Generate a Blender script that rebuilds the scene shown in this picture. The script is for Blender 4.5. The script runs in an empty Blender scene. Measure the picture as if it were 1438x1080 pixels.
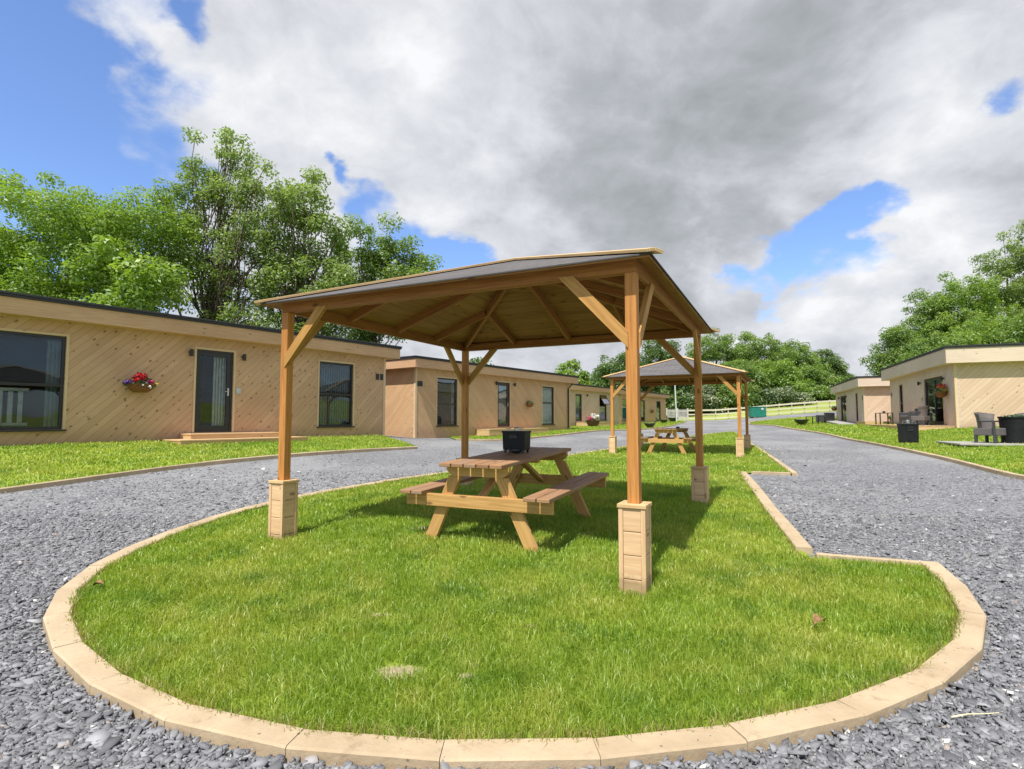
import bpy, math, random
import numpy as np
from mathutils import Vector, Matrix
from mathutils.geometry import delaunay_2d_cdt

sc = bpy.context.scene
col = sc.collection
CZ = 1.25                                   # height of the camera above the low point of the lawn

# ------------------------------------------------------------------ camera
cam = bpy.data.objects.new('camera', bpy.data.cameras.new('camera'))
col.objects.link(cam)
cam.location = (0, 0, CZ)
cam.rotation_euler = (math.pi / 2 + 0.0635, 0, 0)
cam.data.sensor_width = 36.0
cam.data.lens = 780.0 / 1438.0 * 36.0
cam.data.clip_end = 2000
cam.data.clip_start = 0.05
sc.camera = cam
sc.render.resolution_x = 1024
sc.render.resolution_y = 769

# ------------------------------------------------------------------ exposure
sc.view_settings.view_transform = 'Standard'
sc.view_settings.look = 'None'
sc.view_settings.exposure = 0.5
sc.view_settings.gamma = 1.0

# ------------------------------------------------------------------ sun
SUN_EL = math.radians(60)
sd = Vector((.42, .91, 0)).normalized() * math.cos(SUN_EL) + Vector((0, 0, -math.sin(SUN_EL)))
sl = bpy.data.lights.new('sun', 'SUN')
sl.energy = 4.5
sl.angle = math.radians(0.6)
sl.color = (1.0, 0.955, 0.88)
sun = bpy.data.objects.new('sun', sl)
col.objects.link(sun)
sun.rotation_euler = sd.to_track_quat('-Z', 'Y').to_euler()
sun.location = (-20, -40, 60)


# ------------------------------------------------------------------ node helper
class NT:
    def __init__(s, tree):
        s.t = tree

    def n(s, typ, **kw):
        nd = s.t.nodes.new(typ)
        ins = kw.pop('ins', {})
        for k, v in kw.items():
            setattr(nd, k, v)
        for k, v in ins.items():
            s.put(nd, k, v)
        return nd

    def put(s, nd, k, v):
        sock = nd.inputs[k]
        if isinstance(v, bpy.types.NodeSocket):
            s.t.links.new(v, sock)
        else:
            if isinstance(v, (tuple, list)) and len(v) == 3 and sock.type == 'RGBA':
                v = (*v, 1)
            sock.default_value = v

    def m(s, op, a, b=None, c=None, clamp=False):
        nd = s.n('ShaderNodeMath', operation=op, use_clamp=clamp)
        s.put(nd, 0, a)
        if b is not None: s.put(nd, 1, b)
        if c is not None: s.put(nd, 2, c)
        return nd.outputs[0]

    def vm(s, op, a, b=None, out=0):
        nd = s.n('ShaderNodeVectorMath', operation=op)
        s.put(nd, 0, a)
        if b is not None: s.put(nd, 1, b)
        return nd.outputs[out]

    def mix(s, f, a, b, mode='MIX'):
        nd = s.n('ShaderNodeMix', data_type='RGBA', blend_type=mode)
        s.put(nd, 0, f)
        s.put(nd, 6, a)
        s.put(nd, 7, b)
        return nd.outputs[2]

    def noise(s, vec, scale, detail=3, rough=.55, out='Fac', dist=0):
        nd = s.n('ShaderNodeTexNoise', ins={'Scale': scale, 'Detail': detail, 'Roughness': rough, 'Distortion': dist})
        if vec is not None: s.put(nd, 'Vector', vec)
        return nd.outputs[out]

    def ramp(s, f, stops, interp='LINEAR'):
        nd = s.n('ShaderNodeValToRGB')
        s.put(nd, 0, f)
        cr = nd.color_ramp
        cr.interpolation = interp
        while len(cr.elements) < len(stops): cr.elements.new(.5)
        for e, (p, c) in zip(cr.elements, stops):
            e.position = p
            e.color = (*c, 1) if len(c) == 3 else c
        return nd.outputs[0]

    def step(s, f, a, b):
        nd = s.n('ShaderNodeMapRange', interpolation_type='SMOOTHSTEP')
        s.put(nd, 0, f); s.put(nd, 1, a); s.put(nd, 2, b)
        return nd.outputs[0]

    def mapping(s, vec, scale=(1, 1, 1), rot=(0, 0, 0), loc=(0, 0, 0)):
        nd = s.n('ShaderNodeMapping', ins={'Scale': scale, 'Rotation': rot, 'Location': loc})
        s.put(nd, 'Vector', vec)
        return nd.outputs[0]

    def bump(s, h, strength=.3, dist=.01):
        nd = s.n('ShaderNodeBump', ins={'Strength': strength, 'Distance': dist})
        s.put(nd, 'Height', h)
        return nd.outputs[0]


# ------------------------------------------------------------------ world: sky with broken cloud, defined by direction
def build_world():
    w = bpy.data.worlds.new('World')
    sc.world = w
    w.use_nodes = True
    w.node_tree.nodes.clear()
    t = NT(w.node_tree)
    sky = t.n('ShaderNodeTexSky', sky_type='NISHITA', sun_disc=False, sun_elevation=SUN_EL,
              sun_rotation=math.radians(205), altitude=100, air_density=1.0, dust_density=.6, ozone_density=2.5)
    d = t.n('ShaderNodeTexCoord').outputs['Generated']
    sep = t.n('ShaderNodeSeparateXYZ'); t.put(sep, 0, d)
    z = t.m('MAXIMUM', sep.outputs[2], 0.0)
    inv = t.m('DIVIDE', 1.0, t.m('ADD', z, 0.55))
    p = t.vm('MULTIPLY', d, None)
    comb = t.n('ShaderNodeCombineXYZ', ins={0: t.m('MULTIPLY', sep.outputs[0], inv), 1: t.m('MULTIPLY', sep.outputs[1], inv), 2: t.m('MULTIPLY', z, .6)})
    p = comb.outputs[0]
    warp = t.noise(p, 3.4, 3, .5, 'Color')
    pw = t.vm('ADD', p, t.vm('MULTIPLY', t.vm('SUBTRACT', warp, (.5, .5, .5)), (.16, .16, .16)))
    big = t.noise(pw, 2.0, 4, .55)
    fine = t.noise(pw, 6.5, 9, .56)
    dens = t.m('ADD', t.m('MULTIPLY', big, .55), t.m('MULTIPLY', fine, .62))   # ~ .58 mean

    def dirv(px, py):
        a = (px - 719) / 780; b = (540 - py) / 780; th = .0635
        return tuple(Vector((a, math.cos(th) - b * math.sin(th), math.sin(th) + b * math.cos(th))).normalized())

    w2 = t.noise(p, 6.0, 6, .56, 'Color')
    dw = t.vm('ADD', d, t.vm('MULTIPLY', t.vm('SUBTRACT', w2, (.5, .5, .5)), (.20, .20, .20)))

    def blob(px, py, r):
        dt = t.vm('DISTANCE', dw, dirv(px, py), 'Value')
        q = t.m('DIVIDE', dt, r)
        return t.m('POWER', 2.718, t.m('MULTIPLY', t.m('MULTIPLY', q, q), -1.0))
    bias = None
    # the gaps of blue and the thick parts of the cloud cover, in world directions
    for px, py, r, a in [(-60, 60, .22, -.30), (20, 170, .15, -.30), (-180, 300, .3, -.25), (70, 90, .14, -.22),
                         (605, 345, .065, -.55), (645, 372, .055, -.45), (500, 240, .025, -.42), (535, 285, .055, -.42), (215, 190, .05, -.12),
                         (1160, 355, .075, -.5), (1080, 378, .05, -.45), (1225, 275, .055, -.42), (1440, 132, .04, -.45), (1020, 385, .03, -.32), (1180, 305, .035, -.25),
                         (248, 10, .035, -.35), (290, 50, .03, -.25),
                         (165, 205, .06, .34), (30, 250, .05, .28), (205, 60, .09, .30), (330, 130, .22, .18), (760, 180, .45, .32), (1100, 100, .3, .22), (565, 310, .04, .18), (1380, 330, .2, .16), (1350, 200, .2, .12), (900, 420, .2, .12), (1160, 490, .12, .1)]:
        b = t.m('MULTIPLY', blob(px, py, r), a)
        bias = b if bias is None else t.m('ADD', bias, b)
    dens = t.m('ADD', dens, bias)
    mask = t.step(dens, .42, .67)
    # cloud tone
    tn = t.m('ADD', t.m('MULTIPLY', t.noise(t.vm('ADD', pw, (3.1, 1.7, .4)), 3.6, 6, .5), .55),
             t.m('MULTIPLY', t.noise(t.vm('ADD', pw, (7.1, 2.7, 1.4)), 9.5, 8, .6), .48))
    dark = None
    for px, py, r, a in [(1010, 120, .22, .12), (880, 200, .18, .07), (1150, 70, .16, .09), (730, 330, .2, .05), (620, 60, .25, .03), (900, 330, .22, .07),
                         (1440, 250, .07, .05), (1280, 100, .09, -.07), (300, 110, .2, -.12), (560, 90, .14, -.12), (150, 190, .1, -.1), (1180, 430, .14, -.12), (1350, 330, .14, -.08), (640, 300, .1, -.12), (600, 150, .12, -.10), (720, 60, .12, -.08),
                         (1250, 330, .1, -.06), (160, 200, .08, -.08), (800, 30, .09, -.05)]:
        b = t.m('MULTIPLY', blob(px, py, r), a)
        dark = b if dark is None else t.m('ADD', dark, b)
    bil = t.n('ShaderNodeTexVoronoi', feature='SMOOTH_F1', ins={'Scale': 7.0, 'Smoothness': .6, 'Randomness': 1.0}); t.put(bil, 'Vector', t.vm('ADD', pw, t.vm('MULTIPLY', t.noise(p, 9, 5, .6, 'Color'), (.10, .10, .10))))
    tone = t.m('ADD', t.m('ADD', tn, dark), t.m('MULTIPLY', t.m('SUBTRACT', bil.outputs['Distance'], .42), .22))
    ccol = t.ramp(tone, [(.30, (4.5, 4.55, 4.65)), (.42, (3.7, 3.8, 4.0)), (.54, (3.05, 3.15, 3.38)), (.66, (2.3, 2.42, 2.6)), (.80, (1.75, 1.87, 1.98)), (.95, (1.5, 1.6, 1.7))])
    skyc = t.mix(1.0, sky.outputs[0], (.82, .90, 1.08), 'MULTIPLY')
    # thin veil at the rim of the clouds
    c = t.mix(mask, skyc, ccol)
    bg = t.n('ShaderNodeBackground', ins={'Strength': .15})
    t.put(bg, 'Color', c)
    out = t.n('ShaderNodeOutputWorld')
    w.node_tree.links.new(bg.outputs[0], out.inputs[0])


build_world()

# ------------------------------------------------------------------ terrain function
CP = [(.9,3.9,-1.265),(-2.3,5.5,-1.205),(-.3,5.3,-1.16),(2.4,7.1,-1.09),(6.16,15.1,-1.05),(3,16.6,-1.03),(7.7,18.2,-.97),
(0,0,-1.34),(-3,2,-1.27),(3,2,-1.29),(0,-6,-1.45),(-6,1,-1.2),(6,1,-1.28),(-9,-5,-1.3),(9,-5,-1.4),
(-6.9,7.5,-.95),(-5.2,9.6,-.87),(-2.7,16.3,-.80),(-.85,22.8,-.78),
(-12.5,7,-.6),(-9.4,11,-.56),(-4.3,18.5,-.55),(-3.7,21.3,-.70),(3.3,30.5,-.56),(1.7,36.7,-.47),(8.9,46.3,-.45),(9.05,48.6,-.42),(16,57.8,-.2),
(13,33,-.72),(8.7,9.5,-1.0),(11,11,-.8),(17.5,21.9,-.37),(21.3,31.2,-.27),(22.5,35.5,-.40),(26.7,45.7,-.1),(17.6,36,-.38),(13,22,-.8),
(18,62,-.05),(22.7,62,.0),(27,60,.35),(31.8,58,.75),(40,60,1.3),(55,60,2.5),(25,52,.1),
(30,22,.1),(25,10,-.5),(16,2,-1.0),(40,40,1.0),(60,25,1.5),(60,90,5),(90,60,6),
(-18,10,-.3),(-20,25,-.2),(-12,32,-.3),(-30,40,.3),(-5,50,-.3),(-25,-5,-.6),(5,80,.5),(30,80,2.5),(30,110,4),(-40,80,1),(-60,20,1),(100,130,9),(-80,130,3),(0,160,3),(-60,-40,-1),(60,-40,-1),(0,-60,-1.5)]
_P = np.array(CP); _n = len(_P)
def _U(r2): return np.where(r2 > 0, r2 * np.log(np.maximum(r2, 1e-12)) * .5, 0)
_K = _U(((_P[:, None, :2] - _P[None, :, :2]) ** 2).sum(-1)) + np.eye(_n) * .5
_A = np.zeros((_n + 3, _n + 3)); _A[:_n, :_n] = _K; _A[:_n, _n] = 1; _A[:_n, _n+1:] = _P[:, :2]; _A[_n:, :_n] = _A[:_n, _n:].T
_W = np.linalg.solve(_A, np.r_[_P[:, 2], 0, 0, 0])
def G(x, y):
    x = np.asarray(x, float); y = np.asarray(y, float)
    xc = np.clip(x, -90, 110); yc = np.clip(y, -70, 170)
    o = _W[_n] + _W[_n+1] * xc + _W[_n+2] * yc
    for i in range(_n): o = o + _W[i] * _U((xc - _P[i, 0]) ** 2 + (yc - _P[i, 1]) ** 2)
    return o + CZ
def gz(x, y): return float(G(x, y))


# ------------------------------------------------------------------ materials
def new_mat(name):
    m = bpy.data.materials.new(name)
    m.use_nodes = True
    m.node_tree.nodes.clear()
    t = NT(m.node_tree)
    out = t.n('ShaderNodeOutputMaterial')
    return m, t, out

def pbsdf(t, out, **ins):
    b = t.n('ShaderNodeBsdfPrincipled')
    for k, v in ins.items(): t.put(b, k.replace('_', ' '), v)
    t.t.links.new(b.outputs[0], out.inputs[0])
    return b

def wood_mat(name, c_lo, c_hi, knots=.5, rough=.65, wear=(.4, .33, .25), wear_amt=.0, grain=1.0, foot=None):
    m, t, out = new_mat(name)
    uv = t.n('ShaderNodeUVMap').outputs[0]
    g1 = t.noise(t.mapping(uv, (1.3, 30, 1)), 1.6, 5, .6, dist=.6)
    g2 = t.noise(t.mapping(uv, (5, 160, 1)), 1.0, 3, .6)
    tone = t.noise(t.mapping(uv, (.35, .9, 1)), .9, 2, .5)
    f = t.m('ADD', t.m('MULTIPLY', g1, .55), t.m('ADD', t.m('MULTIPLY', g2, .2), t.m('MULTIPLY', tone, .35)))
    f = t.step(f, .38, .72)
    c = t.mix(f, c_lo, c_hi)
    if wear_amt > 0:
        wv = t.noise(t.mapping(uv, (1.1, 4, 1)), 2.2, 4, .6)
        c = t.mix(t.m('MULTIPLY', t.step(wv, .4, .7), wear_amt), c, wear)
    # knots
    vo = t.n('ShaderNodeTexVoronoi', voronoi_dimensions='2D', ins={'Scale': 1.0}); t.put(vo, 'Vector', t.mapping(uv, (2.6, 6.5, 1)))
    rnd = t.n('ShaderNodeSeparateColor'); t.put(rnd, 0, vo.outputs['Color'])
    k = t.m('MULTIPLY', t.m('SUBTRACT', 1.0, t.step(vo.outputs['Distance'], .05, .14)), t.m('GREATER_THAN', rnd.outputs[0], 1 - knots * .5))
    c = t.mix(t.m('MULTIPLY', k, .75), c, tuple(x * .33 for x in c_lo))
    if foot is not None:      # mud and grass marks with a ragged top edge
        oc = t.n('ShaderNodeTexCoord').outputs['Object']; so = t.n('ShaderNodeSeparateXYZ'); t.put(so, 0, oc)
        hz = t.m('ADD', so.outputs[2], t.m('MULTIPLY', t.noise(oc, 16, 4, .7), -.16))
        c = t.mix(t.m('MULTIPLY', t.m('SUBTRACT', 1.0, t.step(hz, foot - .09, foot)), .55), c, (.17, .13, .06))
    h = t.m('ADD', t.m('MULTIPLY', g1, .5), t.m('MULTIPLY', g2, .5))
    pbsdf(t, out, Base_Color=c, Roughness=t.m('ADD', t.m('MULTIPLY', g1, .2), rough - .1), Specular_IOR_Level=.3, Normal=t.bump(h, .35 * grain, .004))
    return m

def clad_mat(name, c_lo, c_hi, slope=1, board=.125, knots=1.0, knot_col=(.13, .075, .035)):
    """boards laid at 45 degrees; the UV map is metres along the wall and metres up"""
    m, t, out = new_mat(name)
    uv = t.n('ShaderNodeUVMap').outputs[0]
    r = t.mapping(uv, (1, 1, 1), (0, 0, -math.pi / 4 * slope))
    s = t.n('ShaderNodeSeparateXYZ'); t.put(s, 0, r)
    along, across = s.outputs[0], s.outputs[1]
    q = t.m('DIVIDE', across, board)
    idx = t.m('FLOOR', q)
    fr = t.m('FRACT', q)
    wn = t.n('ShaderNodeTexWhiteNoise', noise_dimensions='1D'); t.put(wn, 'W', idx)
    rnd = wn.outputs['Value']
    # butt joints along each board at its own stagger
    lv = t.m('ADD', t.m('DIVIDE', along, 3.1), t.m('MULTIPLY', rnd, 7.3))
    wn2 = t.n('ShaderNodeTexWhiteNoise', noise_dimensions='2D')
    cv = t.n('ShaderNodeCombineXYZ', ins={0: idx, 1: t.m('FLOOR', lv)}); t.put(wn2, 'Vector', cv.outputs[0])
    rb = wn2.outputs['Value']
    edge = t.m('MINIMUM', fr, t.m('SUBTRACT', 1.0, fr))
    groove = t.m('SUBTRACT', 1.0, t.step(edge, .015, .075))
    c2 = t.n('ShaderNodeCombineXYZ', ins={0: t.m('ADD', along, t.m('MULTIPLY', rb, 37.0)), 1: across, 2: t.m('MULTIPLY', rb, 11.0)}).outputs[0]
    grain = t.noise(t.mapping(c2, (1.3, 38, 1)), 1.5, 5, .6, dist=.5)
    f = t.m('ADD', t.m('MULTIPLY', grain, .6), t.m('MULTIPLY', rb, .28))
    c = t.mix(t.step(f, .08, .86), c_lo, c_hi)
    blot = t.noise(t.mapping(uv, (.55, .7, 1)), 1.0, 4, .6)
    c = t.mix(t.m('MULTIPLY', t.step(blot, .42, .7), .35), c, tuple(a * b for a, b in zip(c_lo, (.86, .84, .86))))
    vo = t.n('ShaderNodeTexVoronoi', voronoi_dimensions='2D', ins={'Scale': 1.0, 'Randomness': .9}); t.put(vo, 'Vector', t.mapping(c2, (4.2, 7.5, 0)))
    rn = t.n('ShaderNodeSeparateColor'); t.put(rn, 0, vo.outputs['Color'])
    sz = t.m('MULTIPLY', rn.outputs[1], .09)
    k = t.m('MULTIPLY', t.m('SUBTRACT', 1.0, t.step(vo.outputs['Distance'], t.m('ADD', sz, .03), t.m('ADD', sz, .13))), t.m('GREATER_THAN', rn.outputs[0], 1 - .36 * knots))
    c = t.mix(t.m('MULTIPLY', k, .7), c, knot_col)
    c = t.mix(t.m('MULTIPLY', groove, .32), c, tuple(x * .3 for x in c_lo))
    # browner and darker towards the ground, with an uneven upper edge
    sp = t.n('ShaderNodeSeparateXYZ'); t.put(sp, 0, uv)
    low = t.m('SUBTRACT', 1.0, t.step(t.m('ADD', sp.outputs[1], t.m('MULTIPLY', blot, .5)), .3, .75))
    c = t.mix(t.m('MULTIPLY', low, .35), c, (.22, .13, .085))
    h = t.m('SUBTRACT', t.m('MULTIPLY', grain, .25), groove)
    pbsdf(t, out, Base_Color=c, Roughness=.72, Specular_IOR_Level=.25, Normal=t.bump(h, .45, .006))
    return m

def plain_mat(name, c, rough=.5, spec=.5, metallic=0, var=.15, scale=8, bump=.0):
    m, t, out = new_mat(name)
    co = t.n('ShaderNodeTexCoord').outputs['Object']
    n = t.noise(co, scale, 4, .6)
    cc = t.mix(t.step(n, .3, .7), tuple(x * (1 - var) for x in c), tuple(min(1, x * (1 + var)) for x in c))
    ins = dict(Base_Color=cc, Roughness=t.m('ADD', t.m('MULTIPLY', n, .16), rough - .08), Specular_IOR_Level=spec, Metallic=metallic)
    if bump: ins['Normal'] = t.bump(n, bump, .01)
    pbsdf(t, out, **ins)
    return m

def glass_mat(name, tint=(.86, .9, .9), base=.02):
    m, t, out = new_mat(name)
    lw = t.n('ShaderNodeFresnel', ins={'IOR': 1.5}).outputs[0]
    co = t.n('ShaderNodeTexCoord').outputs['Object']
    wob = t.noise(co, 1.1, 1, .4)
    nrm = t.bump(wob, .12, .05)
    gl = t.n('ShaderNodeBsdfGlossy', ins={'Roughness': .02, 'Color': (.9, .95, 1, 1)}); t.put(gl, 'Normal', nrm)
    tr = t.n('ShaderNodeBsdfTransparent', ins={'Color': (*tint, 1)})
    mx = t.n('ShaderNodeMixShader'); t.put(mx, 0, t.m('ADD', t.m('MULTIPLY', lw, .33), base, clamp=True))
    t.t.links.new(tr.outputs[0], mx.inputs[1]); t.t.links.new(gl.outputs[0], mx.inputs[2])
    t.t.links.new(mx.outputs[0], out.inputs[0])
    return m

def leaf_mat(name, cols, trans=.45, rough=.5, tscale=1.0):
    m, t, out = new_mat(name)
    at = t.n('ShaderNodeAttribute', attribute_name='rnd').outputs['Fac']
    at2 = t.n('ShaderNodeAttribute', attribute_name='tone').outputs['Fac']
    f = t.m('ADD', t.m('MULTIPLY', at, .5), t.m('MULTIPLY', at2, .5))
    c = t.ramp(f, [(i / (len(cols) - 1) * .8 + .1, x) for i, x in enumerate(cols)])
    d = t.n('ShaderNodeBsdfDiffuse'); t.put(d, 'Color', c)
    g = t.n('ShaderNodeBsdfGlossy', ins={'Roughness': rough, 'Color': (.8, .85, .8, 1)})
    tr = t.n('ShaderNodeBsdfTranslucent'); t.put(tr, 'Color', t.mix(1.0, c, (1.25 * tscale, 1.3 * tscale, .6 * tscale), 'MULTIPLY'))
    m1 = t.n('ShaderNodeMixShader', ins={0: trans}); t.t.links.new(d.outputs[0], m1.inputs[1]); t.t.links.new(tr.outputs[0], m1.inputs[2])
    m2 = t.n('ShaderNodeMixShader', ins={0: .05}); t.t.links.new(m1.outputs[0], m2.inputs[1]); t.t.links.new(g.outputs[0], m2.inputs[2])
    t.t.links.new(m2.outputs[0], out.inputs[0])
    return m

M = {}
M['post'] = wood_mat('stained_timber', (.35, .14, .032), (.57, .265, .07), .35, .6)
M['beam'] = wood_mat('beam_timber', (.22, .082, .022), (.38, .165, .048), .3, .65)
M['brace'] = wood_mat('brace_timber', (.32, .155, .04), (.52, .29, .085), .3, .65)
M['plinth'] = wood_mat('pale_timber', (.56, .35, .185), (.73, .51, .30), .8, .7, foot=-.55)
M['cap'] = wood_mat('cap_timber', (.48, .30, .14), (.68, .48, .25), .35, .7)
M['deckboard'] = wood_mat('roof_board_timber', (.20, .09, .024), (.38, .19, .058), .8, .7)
M['table'] = wood_mat('table_timber', (.38, .20, .06), (.60, .36, .13), .4, .65)
M['tabletop'] = wood_mat('table_top_timber', (.24, .12, .055), (.42, .235, .115), .4, .6, (.30, .225, .17), .65)
M['fascia'] = wood_mat('fascia_timber', (.46, .27, .145), (.62, .40, .23), .25, .7)
M['fascia_pale'] = wood_mat('pale_fascia_timber', (.52, .41, .31), (.66, .54, .42), .2, .75)
M['trim'] = wood_mat('trim_timber', (.55, .39, .23), (.68, .52, .33), .1, .7)
M['step'] = wood_mat('step_timber', (.46, .29, .14), (.64, .44, .24), .2, .7)
M['fence'] = wood_mat('fence_timber', (.50, .47, .33), (.64, .61, .44), .1, .8)
M['fencepost'] = wood_mat('fence_post_timber', (.40, .36, .20), (.56, .5, .32), .1, .8)
M['clad_a'] = clad_mat('diagonal_cladding_knotty', (.49, .30, .17), (.63, .415, .255), 1, .13, 1.0)
M['clad_b'] = clad_mat('diagonal_cladding_warm', (.50, .31, .165), (.64, .425, .24), -1, .125, .3)
M['clad_b_end'] = clad_mat('diagonal_cladding_warm_end', (.50, .31, .165), (.64, .425, .24), 1, .125, .3)
M['clad_c'] = clad_mat('diagonal_cladding_pale', (.52, .40, .31), (.64, .52, .42), 1, .13, .1)
M['clad_c_end'] = clad_mat('diagonal_cladding_pale_end', (.52, .37, .25), (.66, .50, .36), -1, .14, .2)
M['clad_d'] = clad_mat('diagonal_cladding_faded', (.50, .38, .27), (.64, .51, .39), 1, .13, .2)
M['frame'] = plain_mat('dark_window_frame', (.018, .016, .017), .35, .5)
M['frame_b'] = plain_mat('brown_window_frame', (.045, .028, .022), .4, .5)
M['roofrubber'] = plain_mat('roof_membrane', (.028, .028, .03), .6, .4, bump=.1)
M['glass'] = glass_mat('window_glass')
M['glass_sky'] = glass_mat('tilted_window_glass', (.3, .33, .36), .5)
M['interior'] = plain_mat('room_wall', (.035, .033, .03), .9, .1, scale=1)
M['blind'] = plain_mat('blind_fabric', (.62, .60, .57), .9, .1)
M['blind_dark'] = plain_mat('grey_blind_fabric', (.12, .14, .15), .9, .1)
M['curtain'] = plain_mat('white_net_curtain', (.42, .42, .40), .95, .1)
M['metal_dark'] = plain_mat('dark_metal', (.03, .03, .032), .4, .5, .3)
M['metal'] = plain_mat('brushed_steel', (.5, .5, .5), .3, .5, .9)
M['plastic'] = plain_mat('charcoal_plastic', (.011, .012, .013), .55, .25, var=.2)
M['rattan'] = plain_mat('grey_woven_plastic', (.13, .115, .11), .6, .4, scale=60, bump=.6)
M['rattan_dk'] = plain_mat('dark_woven_plastic', (.05, .05, .052), .6, .4, scale=60, bump=.6)
M['brownpipe'] = plain_mat('brown_downpipe', (.05, .02, .014), .4, .5)
M['green'] = plain_mat('green_painted_steel', (.012, .17, .11), .5, .5, var=.12, scale=3)
M['pole'] = plain_mat('galvanised_pole', (.52, .56, .5), .5, .4)
M['white'] = plain_mat('white_paint', (.6, .58, .5), .6, .4)
M['slab'] = plain_mat('paving_slab', (.33, .32, .28), .85, .2, scale=14, bump=.2)
M['bark'] = plain_mat('bark', (.13, .105, .075), .9, .1, var=.4, scale=6, bump=.8)
M['basket'] = plain_mat('wicker_basket', (.18, .08, .03), .8, .2, var=.4, scale=50, bump=.8)
M['soil'] = plain_mat('potting_soil', (.05, .03, .02), .95, .1)
for nm, c in dict(red=(.55, .02, .04), pink=(.6, .07, .2), purple=(.12, .06, .25), whitefl=(.75, .72, .68), orange=(.65, .2, .05), yellow=(.6, .45, .08)).items():
    M['fl_' + nm] = plain_mat('petals_' + nm, c, .7, .2, var=.3, scale=60)
M['leafsmall'] = leaf_mat('bedding_leaves', [(.03, .07, .015), (.07, .14, .03), (.12, .2, .05)], .3)
M['deadleaf'] = plain_mat('dead_leaf', (.26, .15, .07), .8, .2, var=.4, scale=40)
M['straw'] = plain_mat('dry_stem', (.62, .58, .36), .7, .2, var=.2, scale=30)

def kerb_mat():
    m, t, out = new_mat('sand_coloured_edging')
    co = t.n('ShaderNodeTexCoord').outputs['Object']
    n1 = t.noise(co, 2.2, 5, .65)
    n2 = t.noise(co, 38, 4, .7)
    uvk = t.n('ShaderNodeSeparateXYZ'); t.put(uvk, 0, t.n('ShaderNodeUVMap').outputs[0])
    c = t.mix(t.m('ADD', t.m('MULTIPLY', t.step(n1, .3, .7), .6), t.m('MULTIPLY', uvk.outputs[0], .22)), (.37, .28, .175), (.54, .43, .285))
    c = t.mix(t.m('MULTIPLY', t.step(n2, .55, .75), .3), c, (.36, .25, .14))
    sp = t.n('ShaderNodeTexVoronoi', ins={'Scale': 26.0}); t.put(sp, 'Vector', co)
    r = t.n('ShaderNodeSeparateColor'); t.put(r, 0, sp.outputs['Color'])
    k = t.m('MULTIPLY', t.m('SUBTRACT', 1.0, t.step(sp.outputs['Distance'], .12, .22)), t.m('GREATER_THAN', r.outputs[0], .86))
    c = t.mix(t.m('MULTIPLY', k, .7), c, (.14, .10, .07))
    st = t.noise(co, 6, 5, .7)
    c = t.mix(t.m('MULTIPLY', t.step(st, .56, .72), .6), c, (.27, .19, .115))
    pbsdf(t, out, Base_Color=c, Roughness=.85, Specular_IOR_Level=.2, Normal=t.bump(t.m('ADD', n2, t.m('MULTIPLY', st, 1.5)), .5, .006))
    return m
M['kerb'] = kerb_mat()

def gravel_mat():
    m, t, out = new_mat('slate_gravel')
    co = t.n('ShaderNodeTexCoord').outputs['Object']
    c2 = t.vm('ADD', co, t.vm('MULTIPLY', t.noise(co, 9, 3, .5, 'Color'), (.05, .05, .0)))
    v1 = t.n('ShaderNodeTexVoronoi', ins={'Scale': 1.0}); t.put(v1, 'Vector', t.mapping(c2, (30, 46, 0)))
    v2 = t.n('ShaderNodeTexVoronoi', ins={'Scale': 1.0}); t.put(v2, 'Vector', t.mapping(c2, (75, 90, 0), (0, 0, .6)))
    r1 = t.n('ShaderNodeSeparateColor'); t.put(r1, 0, v1.outputs['Color'])
    r2 = t.n('ShaderNodeSeparateColor'); t.put(r2, 0, v2.outputs['Color'])
    f = t.m('ADD', t.m('MULTIPLY', r1.outputs[0], .6), t.m('MULTIPLY', r2.outputs[0], .4))
    c = t.ramp(f, [(0, (.09, .09, .095)), (.4, (.185, .187, .193)), (.75, (.285, .287, .293)), (.93, (.42, .42, .43)), (1, (.62, .60, .57))])
    # driven lines and dusty, paler, finer areas further from the edges
    lo = t.noise(co, .35, 4, .55)
    tracks = t.noise(t.mapping(co, (.5, .16, 1), (0, 0, -.42)), 1.6, 4, .6)
    dust = t.m('MULTIPLY', t.step(t.m('ADD', t.m('MULTIPLY', lo, .5), t.m('MULTIPLY', tracks, .5)), .44, .60), .55)
    c = t.mix(dust, c, (.29, .29, .29))
    warm = t.step(t.noise(co, 1.4, 4, .6), .6, .75)
    c = t.mix(t.m('MULTIPLY', warm, .18), c, (.30, .25, .19))
    h = t.m('ADD', t.m('MULTIPLY', r1.outputs[1], .7), t.m('ADD', t.m('MULTIPLY', r2.outputs[1], .3), t.m('MULTIPLY', v1.outputs['Distance'], -.5)))
    h = t.m('MULTIPLY', h, t.m('SUBTRACT', 1.0, dust))
    pbsdf(t, out, Base_Color=c, Roughness=.85, Specular_IOR_Level=.15, Normal=t.bump(h, .9, .02))
    return m
M['gravel'] = gravel_mat()

def chip_mat():
    m, t, out = new_mat('slate_chips')
    at = t.n('ShaderNodeAttribute', attribute_name='rnd').outputs['Fac']
    co = t.n('ShaderNodeTexCoord').outputs['Object']
    n = t.noise(co, 90, 3, .6)
    c = t.ramp(at, [(0, (.11, .11, .115)), (.35, (.185, .186, .193)), (.7, (.26, .262, .27)), (.9, (.37, .37, .375)), (.955, (.36, .25, .16)), (.975, (.60, .58, .55)), (1, (.72, .7, .66))])
    c = t.mix(t.m('MULTIPLY', n, .5), c, t.mix(1.0, c, (.7, .7, .72), 'MULTIPLY'))
    pbsdf(t, out, Base_Color=c, Roughness=.75, Specular_IOR_Level=.18, Normal=t.bump(n, .15, .001))
    return m
M['chips'] = chip_mat()

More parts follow.
